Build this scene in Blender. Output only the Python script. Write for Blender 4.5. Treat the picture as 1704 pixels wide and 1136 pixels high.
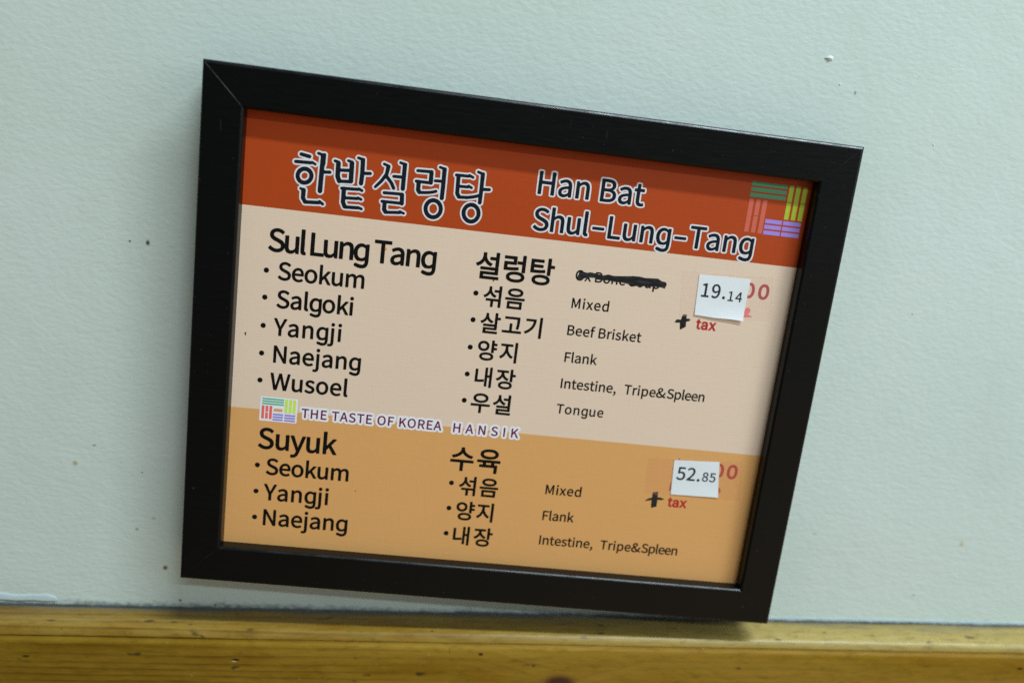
import bpy, bmesh, math, random
from mathutils import Vector, Matrix
from mathutils.geometry import tessellate_polygon

for o in list(bpy.data.objects):
    bpy.data.objects.remove(o)
SC = bpy.context.scene
COL = SC.collection
random.seed(7)

# ------------------------------------------------------------------ camera
cam = bpy.data.cameras.new('camera')
cam.lens = 27.99; cam.sensor_width = 36.0; cam.sensor_fit = 'HORIZONTAL'
cam.clip_start = 0.01; cam.clip_end = 50
cam.dof.use_dof = True; cam.dof.focus_distance = 0.343; cam.dof.aperture_fstop = 3.6
cam_o = bpy.data.objects.new('camera', cam); COL.objects.link(cam_o)
Rr, Ru, Rb = (0.99616496, -0.06314289, 0.06056693), (-0.04654334, 0.20373891, 0.97791829), (-0.07408843, -0.97698692, 0.20001868)
m = Matrix((( Rr[0], Ru[0], Rb[0], -0.02661429), (Rr[1], Ru[1], Rb[1], -0.33782045), (Rr[2], Ru[2], Rb[2], 0.08141072), (0, 0, 0, 1)))
cam_o.matrix_world = m
SC.camera = cam_o

# ------------------------------------------------------------------ room light
world = bpy.data.worlds.new('World'); SC.world = world; world.use_nodes = True
wn, wl = world.node_tree.nodes, world.node_tree.links
bg = wn['Background']
tc = wn.new('ShaderNodeTexCoord'); sx = wn.new('ShaderNodeSeparateXYZ'); wr = wn.new('ShaderNodeValToRGB')
mr = wn.new('ShaderNodeMapRange'); mr.inputs[1].default_value = -1; mr.inputs[2].default_value = 1
wl.new(tc.outputs['Generated'], sx.inputs[0]); wl.new(sx.outputs[2], mr.inputs[0]); wl.new(mr.outputs[0], wr.inputs[0]); wl.new(wr.outputs[0], bg.inputs[0])
wr.color_ramp.elements[0].position = 0.25; wr.color_ramp.elements[0].color = (1.10, 0.82, 0.50, 1)   # warm floor and tables below
wr.color_ramp.elements[1].position = 0.7; wr.color_ramp.elements[1].color = (0.76, 0.95, 1.0, 1)    # pale ceiling and walls above
# a bright warm part of the room (pale floor and table) lies below and to the right of the camera
dv = wn.new('ShaderNodeVectorMath'); dv.operation = 'DOT_PRODUCT'; dv.inputs[1].default_value = (0.52, -0.60, -0.61)
wl.new(tc.outputs['Generated'], dv.inputs[0])
fr = wn.new('ShaderNodeMapRange'); fr.interpolation_type = 'SMOOTHSTEP'
fr.inputs[1].default_value = 0.62; fr.inputs[2].default_value = 0.97; fr.inputs[3].default_value = 0.125; fr.inputs[4].default_value = 0.50
wl.new(dv.outputs['Value'], fr.inputs[0]); wl.new(fr.outputs[0], bg.inputs[1])

def lamp(name, loc, target, sx_, sy_, power, color):
    l = bpy.data.lights.new(name, 'AREA'); l.shape = 'RECTANGLE'; l.size = sx_; l.size_y = sy_
    l.energy = power; l.color = color
    o = bpy.data.objects.new(name, l); COL.objects.link(o); o.location = loc
    d = (Vector(target) - Vector(loc)).normalized()
    x = Vector((1, 0, 0)); x = (x - d * x.dot(d)).normalized(); z = -d; y = z.cross(x)
    o.matrix_world = Matrix.Translation(loc) @ Matrix((x, y, z)).transposed().to_4x4()
    return o
COOL = (0.81, 0.97, 1.045)
lamp('ceiling_tube_near', (1.05, -1.02, 2.12), (0.0, 0, 0), 1.5, 0.12, 63.0, COOL)
lamp('ceiling_tube_far', (0.95, -2.9, 1.98), (0.0, 0, 0), 1.5, 0.06, 27.0, COOL)
lamp('window_light', (1.25, -0.75, 0.42), (0.1, 0, 0), 0.7, 0.8, 5.0, (0.82, 0.97, 1.06))

SC.render.engine = 'CYCLES'
SC.view_settings.view_transform = 'Standard'; SC.view_settings.look = 'None'
SC.view_settings.exposure = 0; SC.view_settings.gamma = 1; SC.view_settings.use_curve_mapping = False
SC.cycles.max_bounces = 6; SC.cycles.transparent_max_bounces = 8
SC.cycles.use_denoising = False

# ------------------------------------------------------------------ helpers
def lin(c):
    return tuple(((v / 255) / 12.92 if v / 255 <= 0.04045 else ((v / 255 + 0.055) / 1.055) ** 2.4) for v in c)
def new_mat(name):
    mt = bpy.data.materials.new(name); mt.use_nodes = True
    nt = mt.node_tree
    return mt, nt, nt.nodes['Principled BSDF']
def N(nt, kind, **kw):
    n = nt.nodes.new(kind)
    for k, v in kw.items():
        if isinstance(k, str) and k.startswith('i'):
            n.inputs[int(k[1:])].default_value = v
        else:
            setattr(n, k, v)
    return n
def noise(nt, vec, scale, detail=4, rough=0.55, dist=0.0):
    n = nt.nodes.new('ShaderNodeTexNoise'); n.inputs['Scale'].default_value = scale; n.inputs['Detail'].default_value = detail
    n.inputs['Roughness'].default_value = rough; n.inputs['Distortion'].default_value = dist
    nt.links.new(vec, n.inputs['Vector']); return n.outputs['Fac']
def ramp(nt, fac, stops):
    r = nt.nodes.new('ShaderNodeValToRGB'); e = r.color_ramp.elements
    while len(e) < len(stops): e.new(0.5)
    for k, (p, c) in enumerate(stops):
        e[k].position = p; e[k].color = (c, c, c, 1) if isinstance(c, (int, float)) else (*c, 1)
    nt.links.new(fac, r.inputs[0]); return r.outputs[0]
def mix(nt, fac, a, b, mode='MIX'):
    n = nt.nodes.new('ShaderNodeMix'); n.data_type = 'RGBA'; n.blend_type = mode
    for sock, v in ((n.inputs[0], fac), (n.inputs[6], a), (n.inputs[7], b)):
        if isinstance(v, (int, float)): sock.default_value = v
        elif isinstance(v, tuple): sock.default_value = (*v, 1) if len(v) == 3 else v
        else: nt.links.new(v, sock)
    return n.outputs[2]
def math_(nt, op, a, b=0.0):
    n = nt.nodes.new('ShaderNodeMath'); n.operation = op
    for sock, v in ((n.inputs[0], a), (n.inputs[1], b)):
        if isinstance(v, (int, float)): sock.default_value = v
        else: nt.links.new(v, sock)
    return n.outputs[0]
def mapping(nt, scale=(1, 1, 1), rot=(0, 0, 0), loc=(0, 0, 0)):
    t = nt.nodes.new('ShaderNodeTexCoord'); mp = nt.nodes.new('ShaderNodeMapping')
    mp.inputs['Scale'].default_value = scale; mp.inputs['Rotation'].default_value = rot; mp.inputs['Location'].default_value = loc
    nt.links.new(t.outputs['Object'], mp.inputs[0]); return mp.outputs[0]
def bump(nt, bsdf, height, dist, strength=1.0, prev=None):
    b = nt.nodes.new('ShaderNodeBump'); b.inputs['Strength'].default_value = strength; b.inputs['Distance'].default_value = dist
    nt.links.new(height, b.inputs['Height'])
    if prev is not None: nt.links.new(prev, b.inputs['Normal'])
    nt.links.new(b.outputs[0], bsdf.inputs['Normal']); return b.outputs[0]
def spot(nt, vec, centre, radius, soft=0.5, stretch=(1, 1, 1)):
    """1 inside a small blot round centre, falling to 0 outside"""
    s = nt.nodes.new('ShaderNodeVectorMath'); s.operation = 'SUBTRACT'; nt.links.new(vec, s.inputs[0]); s.inputs[1].default_value = centre
    q = nt.nodes.new('ShaderNodeVectorMath'); q.operation = 'DIVIDE'; nt.links.new(s.outputs[0], q.inputs[0]); q.inputs[1].default_value = stretch
    l = nt.nodes.new('ShaderNodeVectorMath'); l.operation = 'LENGTH'; nt.links.new(q.outputs[0], l.inputs[0])
    r = nt.nodes.new('ShaderNodeMapRange'); r.inputs[1].default_value = radius * (1 - soft); r.inputs[2].default_value = radius * (1 + soft)
    r.inputs[3].default_value = 1; r.inputs[4].default_value = 0
    nt.links.new(l.outputs['Value'], r.inputs[0]); return r.outputs[0]

def link(name, me, mat, parent=None, loc=None, label=None):
    o = bpy.data.objects.new(name, me); COL.objects.link(o)
    if mat is not None and not me.materials: me.materials.append(mat)
    if parent is not None: o.parent = parent
    if loc: o.location = loc
    if label: o['label'] = label
    return o
def from_bm(name, bm, mat, parent=None, smooth=False, label=None):
    bmesh.ops.remove_doubles(bm, verts=bm.verts, dist=1e-7)
    bmesh.ops.recalc_face_normals(bm, faces=bm.faces)
    me = bpy.data.meshes.new(name); bm.to_mesh(me); bm.free()
    if smooth:
        for p in me.polygons: p.use_smooth = True
    return link(name, me, mat, parent, label=label)

# ------------------------------------------------------------------ wall
WALL_Y = 0.022          # the wall plane; the frame's front face is y = 0
LEDGE_Z = -0.1315       # top of the wooden ledge

def wall_material():
    mt, nt, b = new_mat('painted_plaster')
    v = mapping(nt)
    t = nt.nodes.new('ShaderNodeTexCoord').outputs['Object']
    big = noise(nt, v, 9, 3)
    base = mix(nt, ramp(nt, big, [(0.35, 0.0), (0.7, 1.0)]), (0.610, 0.688, 0.625), (0.652, 0.714, 0.658))
    fine = noise(nt, v, 900, 3)
    base = mix(nt, ramp(nt, fine, [(0.4, 0.0), (0.75, 0.10)]), base, (0.50, 0.57, 0.52))
    W = WALL_Y
    dirt = [((-.1694, .0445), .0005, (.12, .13, .11), 1), ((-.1618, .0442), .0008, (.06, .065, .05), 1.3), ((-.1583, -.1101), .0010, (.16, .09, .02), 1), ((-.1517, -.1269), .0006, (.04, .04, .03), 1),
            ((-.1353, -.1291), .0005, (.03, .03, .03), 1), ((-.1974, -.0589), .0010, (.45, .38, .24), 1), ((-.1708, -.0908), .0007, (.36, .36, .26), 1), ((.2356, -.0863), .0009, (.55, .48, .30), 1.4),
            ((.0667, -.1026), .0006, (.3, .3, .22), 1), ((.147, .1279), .0005, (.25, .28, .26), 1.5), ((-.128, .112), .0005, (.2, .22, .2), 1.6), ((.19, .03), .0005, (.4, .42, .36), 1), ((.215, -.115), .0006, (.42, .40, .30), 1), ((-.1885, -.0500), .0007, (.42, .30, .18), .7), ((-.1675, -.0625), .0004, (.25, .27, .24), 1), ((-.163, -.085), .0007, (.38, .40, .34), .6), ((.158, -.083), .0011, (.47, .52, .48), .5)]
    for (x, z), r, c, st in dirt:
        base = mix(nt, spot(nt, t, (x, W, z), r, 0.55, (1, 1, st)), base, c)
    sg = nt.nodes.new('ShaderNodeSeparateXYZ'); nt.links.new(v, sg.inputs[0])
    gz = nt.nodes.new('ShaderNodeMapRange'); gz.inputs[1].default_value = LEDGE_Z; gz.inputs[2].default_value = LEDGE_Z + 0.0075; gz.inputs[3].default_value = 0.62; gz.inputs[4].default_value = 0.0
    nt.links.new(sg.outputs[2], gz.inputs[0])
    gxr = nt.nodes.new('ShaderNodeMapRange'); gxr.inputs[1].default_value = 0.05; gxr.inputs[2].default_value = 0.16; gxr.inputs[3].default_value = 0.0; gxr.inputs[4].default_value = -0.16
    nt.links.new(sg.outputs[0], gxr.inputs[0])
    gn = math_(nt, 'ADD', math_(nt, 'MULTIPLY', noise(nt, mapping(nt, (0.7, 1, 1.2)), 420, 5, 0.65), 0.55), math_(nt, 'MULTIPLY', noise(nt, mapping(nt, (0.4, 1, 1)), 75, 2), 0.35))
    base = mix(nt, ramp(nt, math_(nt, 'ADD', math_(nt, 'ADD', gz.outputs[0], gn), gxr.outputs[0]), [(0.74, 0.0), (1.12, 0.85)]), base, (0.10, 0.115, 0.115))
    # hand marks and roller patches
    pt = noise(nt, mapping(nt, (1, 1, 0.6)), 22, 4, 0.6)
    base = mix(nt, ramp(nt, pt, [(0.52, 0.0), (0.72, 0.22)]), base, (0.52, 0.58, 0.51))
    nt.links.new(base, b.inputs['Base Color'])
    b.inputs['Roughness'].default_value = 0.5; b.inputs['Specular IOR Level'].default_value = 0.3
    d1 = noise(nt, mapping(nt, (1.0, 1.0, 1.7), (0, math.radians(-32), 0)), 330, 2, 0.45, 0.2)
    d2 = noise(nt, v, 70, 2)
    d3 = noise(nt, mapping(nt, (0.3, 1.0, 1.5)), 300, 2, 0.5)
    low = nt.nodes.new('ShaderNodeMapRange'); sp = nt.nodes.new('ShaderNodeSeparateXYZ'); nt.links.new(v, sp.inputs[0]); nt.links.new(sp.outputs[2], low.inputs[0])
    low.inputs[1].default_value = -0.10; low.inputs[2].default_value = 0.02; low.inputs[3].default_value = 1.0; low.inputs[4].default_value = 0.25   # brush strokes run level near the ledge
    h = math_(nt, 'ADD', math_(nt, 'ADD', math_(nt, 'MULTIPLY', d1, 0.8), math_(nt, 'MULTIPLY', d2, 1.0)), math_(nt, 'MULTIPLY', math_(nt, 'MULTIPLY', d3, low.outputs[0]), 0.5))
    bump(nt, b, h, 0.00075, 0.28)
    return mt
bm = bmesh.new()
nx = 2
vs = [bm.verts.new(p) for p in ((-1.2, WALL_Y, -0.6), (1.2, WALL_Y, -0.6), (1.2, WALL_Y, 1.2), (-1.2, WALL_Y, 1.2))]
bm.faces.new(vs)
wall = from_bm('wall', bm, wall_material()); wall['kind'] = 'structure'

# lump of old paint and a chip standing proud of the wall
def blob(name, c, rx, rz, h, mat, parent, seed):
    rnd = random.Random(seed); bm = bmesh.new(); n, rings = 14, 4
    prof = [rnd.uniform(0.75, 1.2) for _ in range(n)]
    rows = []
    for j in range(rings + 1):
        f = j / rings
        rows.append([bm.verts.new((c[0] + math.cos(a) * rx * prof[i] * (1 - f * 0.92), WALL_Y + 0.0002 - h * math.sin(f * math.pi / 2) * rnd.uniform(0.85, 1.1), c[1] + math.sin(a) * rz * prof[i] * (1 - f * 0.92)))
                     for i, a in ((i, i / n * 2 * math.pi) for i in range(n))])
    for j in range(rings):
        for i in range(n):
            bm.faces.new((rows[j][i], rows[j][(i + 1) % n], rows[j + 1][(i + 1) % n], rows[j + 1][i]))
    bm.faces.new(rows[-1])
    return from_bm(name, bm, mat, parent, True)
mp_, ntp, bp = new_mat('lump_paint'); bp.inputs['Base Color'].default_value = (0.68, 0.76, 0.71, 1); bp.inputs['Roughness'].default_value = 0.4
blob('paint_lump', (0.1331, 0.1417), 0.0024, 0.0013, 0.0010, mp_, wall, 3)
blob('paint_lump', (0.1395, 0.131), 0.0006, 0.0005, 0.0005, mp_, wall, 5)
blob('paint_lump', (0.187, 0.108), 0.0006, 0.0007, 0.0005, mp_, wall, 6)

# caulk and dirt along the foot of the wall
def caulk_material():
    mt, nt, b = new_mat('dirty_caulk')
    v = mapping(nt)
    t = nt.nodes.new('ShaderNodeTexCoord').outputs['Object']
    s = nt.nodes.new('ShaderNodeSeparateXYZ'); nt.links.new(t, s.inputs[0])
    n1 = noise(nt, mapping(nt, (0.6, 1, 1.6)), 330, 5, 0.65)
    n2 = noise(nt, mapping(nt, (0.25, 1, 1)), 90, 3)
    # grime gathers in the joint: a stain with a ragged upper edge
    lo = nt.nodes.new('ShaderNodeMapRange'); lo.inputs[1].default_value = LEDGE_Z + 0.0004; lo.inputs[2].default_value = LEDGE_Z + 0.0026; lo.inputs[3].default_value = 0.62; lo.inputs[4].default_value = 0.0
    nt.links.new(s.outputs[2], lo.inputs[0])
    k = math_(nt, 'ADD', math_(nt, 'ADD', lo.outputs[0], math_(nt, 'MULTIPLY', n1, 0.75)), math_(nt, 'MULTIPLY', n2, 0.35))
    xr = nt.nodes.new('ShaderNodeMapRange'); xr.inputs[1].default_value = 0.02; xr.inputs[2].default_value = 0.14; xr.inputs[3].default_value = 0.10; xr.inputs[4].default_value = -0.17
    nt.links.new(s.outputs[0], xr.inputs[0]); k = math_(nt, 'ADD', k, xr.outputs[0])
    f = ramp(nt, k, [(0.62, 0.0), (0.95, 1.0)])
    c = mix(nt, f, (0.43, 0.51, 0.52), (0.075, 0.085, 0.088))
    nt.links.new(c, b.inputs['Base Color']); b.inputs['Roughness'].default_value = 0.55
    bump(nt, b, n1, 0.0012, 0.7)
    return mt
rnd = random.Random(11)
def caulk_height(x):
    w = 0.00012 * math.sin(x * 310) + 0.0001 * math.sin(x * 533 + 1)
    if x > 0.12: return 0.0029 + w * 0.8
    if x > -0.02: return 0.0021 + w + 0.0006 * (x / 0.14)
    if x > -0.2: return 0.0013 + w
    return 0.0014 + w
bm = bmesh.new(); rows = []
for i in range(1201):
    x = -0.6 + i * 0.001
    h = max(0.0006, caulk_height(x) + rnd.uniform(-0.00008, 0.00008))
    d = 0.0003 + 0.05 * h + rnd.uniform(-0.00004, 0.00004)
    rows.append([bm.verts.new((x, WALL_Y - y, LEDGE_Z + z)) for y, z in ((-0.0002, h), (0.00006, h * 0.96), (d * 0.6, h * 0.6), (d * 0.9, h * 0.25), (d * 1.1, -0.0004))])
for a, b_ in zip(rows, rows[1:]):
    for k in range(4): bm.faces.new((a[k], a[k + 1], b_[k + 1], b_[k]))
CAULK = caulk_material()
from_bm('caulk_bead', bm, CAULK, wall, True)
# thick clean smear of caulk at the left end
mq, ntq, bq = new_mat('clean_caulk'); bq.inputs['Roughness'].default_value = 0.4
nq = noise(ntq, mapping(ntq, (0.4, 1, 1)), 260, 3)
ntq.links.new(mix(ntq, nq, (0.50, 0.58, 0.58), (0.58, 0.67, 0.68)), bq.inputs['Base Color']); bump(ntq, bq, nq, 0.0006, 0.5)
bm = bmesh.new(); rows = []
for i in range(0, 100):
    x = -0.3 + i * 0.00092
    e = min(1.0, (99 - i) / 5.0) ** 0.5
    h = (0.0038 + 0.0004 * math.sin(x * 260) + rnd.uniform(-0.0001, 0.0001)) * (0.35 + 0.65 * e)
    d = 0.00028 * e + 0.00004
    b0 = 0.0026 + 0.0002 * math.sin(x * 420)
    rows.append([bm.verts.new((x, WALL_Y - y, LEDGE_Z + b0 + z)) for y, z in ((-0.0002, h), (0.00005, h * 0.97), (d * 0.5, h * 0.6), (d, h * 0.2), (d * 0.9, 0.0), (-0.0003, -0.0001))])
for a, b_ in zip(rows, rows[1:]):
    for k in range(5): bm.faces.new((a[k], a[k + 1], b_[k + 1], b_[k]))
from_bm('caulk_smear', bm, mq, wall, True)

# ------------------------------------------------------------------ wooden ledge
def wood_material(name, knot):
    mt, nt, b = new_mat(name)
    t = nt.nodes.new('ShaderNodeTexCoord').outputs['Object']
    # warp the grain round the knot
    vec = mapping(nt, (0.035, 1, 1))
    wob = noise(nt, mapping(nt, (0.08, 1, 1)), 30, 2)
    s = nt.nodes.new('ShaderNodeSeparateXYZ'); nt.links.new(t, s.inputs[0])
    cmb = nt.nodes.new('ShaderNodeCombineXYZ')
    kz = s.outputs[2]
    if knot:
        kw = spot(nt, t, KNOT, 0.013, 0.95, (1.9, 1, 0.9))
        kz = math_(nt, 'ADD', kz, math_(nt, 'MULTIPLY', kw, 0.012))
    nt.links.new(math_(nt, 'MULTIPLY', s.outputs[0], 0.05), cmb.inputs[0]); nt.links.new(s.outputs[1], cmb.inputs[1])
    nt.links.new(math_(nt, 'ADD', kz, math_(nt, 'MULTIPLY', wob, 0.004)), cmb.inputs[2])
    gx = math_(nt, 'ADD', kz, math_(nt, 'MULTIPLY', s.outputs[1], 0.55))
    wave = noise(nt, mapping(nt, (0.05, 1, 1)), 55, 3)
    gx = math_(nt, 'ADD', gx, math_(nt, 'MULTIPLY', wave, 0.0085))
    saw = math_(nt, 'FRACT', math_(nt, 'MULTIPLY', gx, 270.0))
    g1 = saw
    g2 = noise(nt, cmb.outputs[0], 90, 2, 0.5)
    fib = noise(nt, mapping(nt, (0.06, 1, 1)), 1400, 3, 0.6)
    lines = math_(nt, 'MULTIPLY', ramp(nt, g1, [(0.0, 0.0), (0.55, 0.08), (0.90, 0.9), (0.96, 0.75), (1.0, 0.0)]), ramp(nt, noise(nt, cmb.outputs[0], 140, 2), [(0.3, 0.25), (0.65, 1.0)]))
    broad = ramp(nt, g2, [(0.3, 0.0), (0.7, 1.0)])
    # strong growth rings towards the left end of the board, plain wood to the right
    side = nt.nodes.new('ShaderNodeMapRange'); side.inputs[1].default_value = -0.16; side.inputs[2].default_value = 0.02; side.inputs[3].default_value = 1.0; side.inputs[4].default_value = 0.22
    nt.links.new(s.outputs[0], side.inputs[0])
    c = mix(nt, broad, (0.255, 0.126, 0.008), (0.355, 0.196, 0.028))
    left_falloff = nt.nodes.new('ShaderNodeMapRange'); left_falloff.inputs[1].default_value = -0.30; left_falloff.inputs[2].default_value = 0.0; left_falloff.inputs[3].default_value = 0.92 if knot else 0.35; left_falloff.inputs[4].default_value = 0.0  # left end darkened in the wood colour, standing in for light falloff
    nt.links.new(math_(nt, 'ADD', s.outputs[0], math_(nt, 'MULTIPLY', broad, 0.08)), left_falloff.inputs[0])
    c = mix(nt, left_falloff.outputs[0], c, (0.118, 0.056, 0.000))
    if not knot:
        pale_right = nt.nodes.new('ShaderNodeMapRange'); pale_right.inputs[1].default_value = -0.04; pale_right.inputs[2].default_value = 0.14; pale_right.inputs[3].default_value = 0.0; pale_right.inputs[4].default_value = 0.85  # cap colour grows paler towards the right
        nt.links.new(s.outputs[0], pale_right.inputs[0])
        c = mix(nt, pale_right.outputs[0], c, mix(nt, broad, (0.40, 0.285, 0.075), (0.50, 0.38, 0.13)))
    c = mix(nt, math_(nt, 'MULTIPLY', lines, side.outputs[0]), c, (0.085, 0.040, 0.002))
    c = mix(nt, ramp(nt, fib, [(0.45, 0.0), (0.75, 0.35)]), c, (0.15, 0.080, 0.004))
    mot = noise(nt, mapping(nt, (0.25, 1, 1)), 170, 5, 0.65)
    c = mix(nt, ramp(nt, mot, [(0.35, 0.0), (0.7, 0.38)]), c, (0.36, 0.225, 0.022) if knot else (0.44, 0.31, 0.07))
    mot2 = noise(nt, mapping(nt, (0.3, 1, 1), (0, 0.5, 0)), 420, 4, 0.7)
    c = mix(nt, ramp(nt, mot2, [(0.5, 0.0), (0.74, 0.5)]), c, (0.11, 0.062, 0.006))
    # dents and scuffs filled with grime
    dn = noise(nt, mapping(nt, (0.45, 1, 1), (0, 0.2, 0)), 210, 2, 0.4)
    c = mix(nt, ramp(nt, dn, [(0.715, 0.0), (0.77, 0.75)]), c, (0.035, 0.026, 0.014))
    scr = noise(nt, mapping(nt, (1.6, 1, 0.5), (0, 0.75, 0), (1, 2, 3)), 240, 2, 0.5)
    c = mix(nt, ramp(nt, scr, [(0.72, 0.0), (0.765, 0.7)]), c, (0.045, 0.032, 0.014))
    dn2 = noise(nt, mapping(nt, (0.7, 1, 1), (0, -0.3, 0), (3, 1, 2)), 420, 2, 0.4)
    c = mix(nt, ramp(nt, dn2, [(0.77, 0.0), (0.81, 0.5)]), c, (0.45, 0.36, 0.19))
    if knot:
        c = mix(nt, spot(nt, t, KNOT, 0.0062, 0.25, (1.4, 1, 0.8)), c, (0.20, 0.095, 0.02))
        c = mix(nt, spot(nt, t, KNOT, 0.0045, 0.3, (1.4, 1, 0.8)), c, (0.075, 0.032, 0.014))
        for (x, z), r, cc, st in (((-.1208, -.1462), .0012, (.012, .008, .004), .42), ((.265, -.1439), .0010, (.008, .006, .003), .55), ((-.215, -.1461), .0011, (.05, .03, .008), .5), ((-.0064, -.1411), .0008, (.05, .02, .012), .9), ((.0193, -.1467), .0007, (.10, .04, .02), .8), ((-.1215, -.1470), .0008, (.62, .50, .34), .3)):
            c = mix(nt, spot(nt, t, (x, BOARD_Y, z), r, 0.3, (1.4, 1, st)), c, cc)
    else:
        for x, y in ((-.2065, .0105), (-.151, .0110), (-.143, .0098), (.166, .013), (.19, .0115), (-.115, .0075), (.14, .0075), (.052, .009), (-.03, .0085), (.218, .0078)):
            c = mix(nt, spot(nt, t, (x, y, LEDGE_Z - 0.0005), random.Random(int(x * 9999)).uniform(0.0005, 0.0010), 0.8, (random.Random(int(y * 99999)).uniform(0.9, 2.0), .6, 3)), c, (0.06, 0.042, 0.022))
        # grey dust and wear on the upper face beside the wall
        gd = noise(nt, mapping(nt, (0.12, 1, 1)), 160, 4, 0.65)
        yb = nt.nodes.new('ShaderNodeMapRange'); yb.inputs[1].default_value = 0.013; yb.inputs[2].default_value = 0.0225; yb.inputs[3].default_value = 0.0; yb.inputs[4].default_value = 0.40
        nt.links.new(s.outputs[1], yb.inputs[0])
        c = mix(nt, ramp(nt, math_(nt, 'ADD', gd, yb.outputs[0]), [(0.66, 0.0), (0.92, 0.75)]), c, (0.16, 0.145, 0.105))
    nt.links.new(c, b.inputs['Base Color'])
    nt.links.new(ramp(nt, fib, [(0.3, 0.30), (0.7, 0.5)]), b.inputs['Roughness'])
    b.inputs['Specular IOR Level'].default_value = 0.08 if knot else 0.25
    b.inputs['Coat Weight'].default_value = 0.0 if knot else 0.22; b.inputs['Coat Roughness'].default_value = 0.25
    hh = math_(nt, 'ADD', math_(nt, 'MULTIPLY', fib, 0.5), math_(nt, 'MULTIPLY', dn, -1.4))
    bump(nt, b, hh, 0.0005, 0.5)
    return mt
BOARD_Y = 0.0037
KNOT = (0.0325, BOARD_Y, -0.1562)
def extrude_profile(name, prof, mat, parent, wobble=0.0, step=0.002, x0=-0.6, x1=0.6, smooth=True):
    bm = bmesh.new(); rows = []; r = random.Random(5)
    n = int(round((x1 - x0) / step))
    for i in range(n + 1):
        x = x0 + i * step
        k = wobble * (math.sin(x * 57) + 0.7 * math.sin(x * 143 + 1) + r.uniform(-.5, .5))
        rows.append([bm.verts.new((x, y + k * (0.3 if j else 0), z + k * 0.5 * (1 if 0 < j < len(prof) - 1 else 0))) for j, (y, z) in enumerate(prof)])
    for a, c in zip(rows, rows[1:]):
        for k in range(len(prof) - 1): bm.faces.new((a[k], a[k + 1], c[k + 1], c[k]))
    return from_bm(name, bm, mat, parent, smooth)
ledge = bpy.data.objects.new('wooden_ledge', None); COL.objects.link(ledge)
ledge['label'] = 'scuffed yellow varnished pine ledge with a knot, running below the tilted framed menu'
ledge['category'] = 'wooden ledge'
Z = LEDGE_Z
cap_prof = [(WALL_Y + 0.002, Z + 0.0001), (WALL_Y - 0.001, Z), (0.014, Z - 0.0002), (0.0105, Z - 0.0004), (0.0090, Z - 0.0007), (0.0078, Z - 0.0012), (0.0069, Z - 0.0018), (0.0063, Z - 0.0026), (0.0059, Z - 0.0035), (0.0056, Z - 0.0049), (0.0057, Z - 0.0053), (0.0075, Z - 0.0055)]
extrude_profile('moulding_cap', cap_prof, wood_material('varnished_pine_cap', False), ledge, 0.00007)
brd_prof = [(0.0090, Z - 0.0050), (0.0062, Z - 0.0054), (0.0052, Z - 0.0058), (0.0042, Z - 0.0063), (0.0037, Z - 0.0071), (0.0037, Z - 0.012), (0.0037, Z - 0.03), (0.0037, Z - 0.14), (0.0225, Z - 0.14)]
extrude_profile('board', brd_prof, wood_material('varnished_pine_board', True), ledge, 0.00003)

# ------------------------------------------------------------------ framed menu
TILT = math.radians(3.5162862585645)
FRAME_D = 0.0205
sign = bpy.data.objects.new('framed_menu', None); COL.objects.link(sign)
sign.location = (0, 0, 0); sign.rotation_euler = (0, TILT, 0)
sign['label'] = 'black wooden picture frame holding an orange Korean menu, hung tilted'
sign['category'] = 'framed menu'
HA, HH, BW, RECESS = 0.2413 / 2, 0.190534 / 2, 0.0169975, 0.006

def frame_material():
    mt, nt, b = new_mat('black_lacquered_wood')
    v = mapping(nt)
    g = noise(nt, mapping(nt, (0.10, 1, 1)), 900, 3, 0.6)
    du = noise(nt, v, 620, 2, 0.5)
    mask = noise(nt, v, 28, 2)
    d = math_(nt, 'MULTIPLY', ramp(nt, du, [(0.70, 0.0), (0.78, 1.0)]), ramp(nt, mask, [(0.42, 0.0), (0.62, 0.5)]))
    sc = noise(nt, mapping(nt, (1, 1, 0.12), (0, 0.9, 0)), 330, 2, 0.5)
    d2 = math_(nt, 'MULTIPLY', ramp(nt, sc, [(0.72, 0.0), (0.77, 1.0)]), ramp(nt, mask, [(0.5, 0.0), (0.66, 0.35)]))
    c = mix(nt, ramp(nt, g, [(0.3, 0.0), (0.75, 1.0)]), (0.0012, 0.0018, 0.0020), (0.0020, 0.0026, 0.0028))
    c = mix(nt, math_(nt, 'MAXIMUM', d, d2), c, (0.11, 0.115, 0.115))
    nt.links.new(c, b.inputs['Base Color'])
    nt.links.new(ramp(nt, g, [(0.3, 0.28), (0.75, 0.36)]), b.inputs['Roughness'])
    b.inputs['Specular IOR Level'].default_value = 0.24
    bump(nt, b, g, 0.00020, 0.2)
    return mt
FRAME = frame_material()
WORN, nw_, bw_ = new_mat('worn_mitre')
nw_.links.new(mix(nw_, ramp(nw_, noise(nw_, mapping(nw_), 90, 3), [(0.42, 0.0), (0.62, 1.0)]), (0.006, 0.007, 0.008), (0.05, 0.053, 0.058)), bw_.inputs['Base Color'])
bw_.inputs['Roughness'].default_value = 0.5; bw_.inputs['Specular IOR Level'].default_value = 0.2
EDGE, ne_, be_ = new_mat('polished_edge')
be_.inputs['Base Color'].default_value = (0.003, 0.0035, 0.0045, 1); be_.inputs['Specular IOR Level'].default_value = 0.4
ne_.links.new(ramp(ne_, noise(ne_, mapping(ne_), 130, 4, 0.6), [(0.3, 0.20), (0.7, 0.42)]), be_.inputs['Roughness'])
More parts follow.
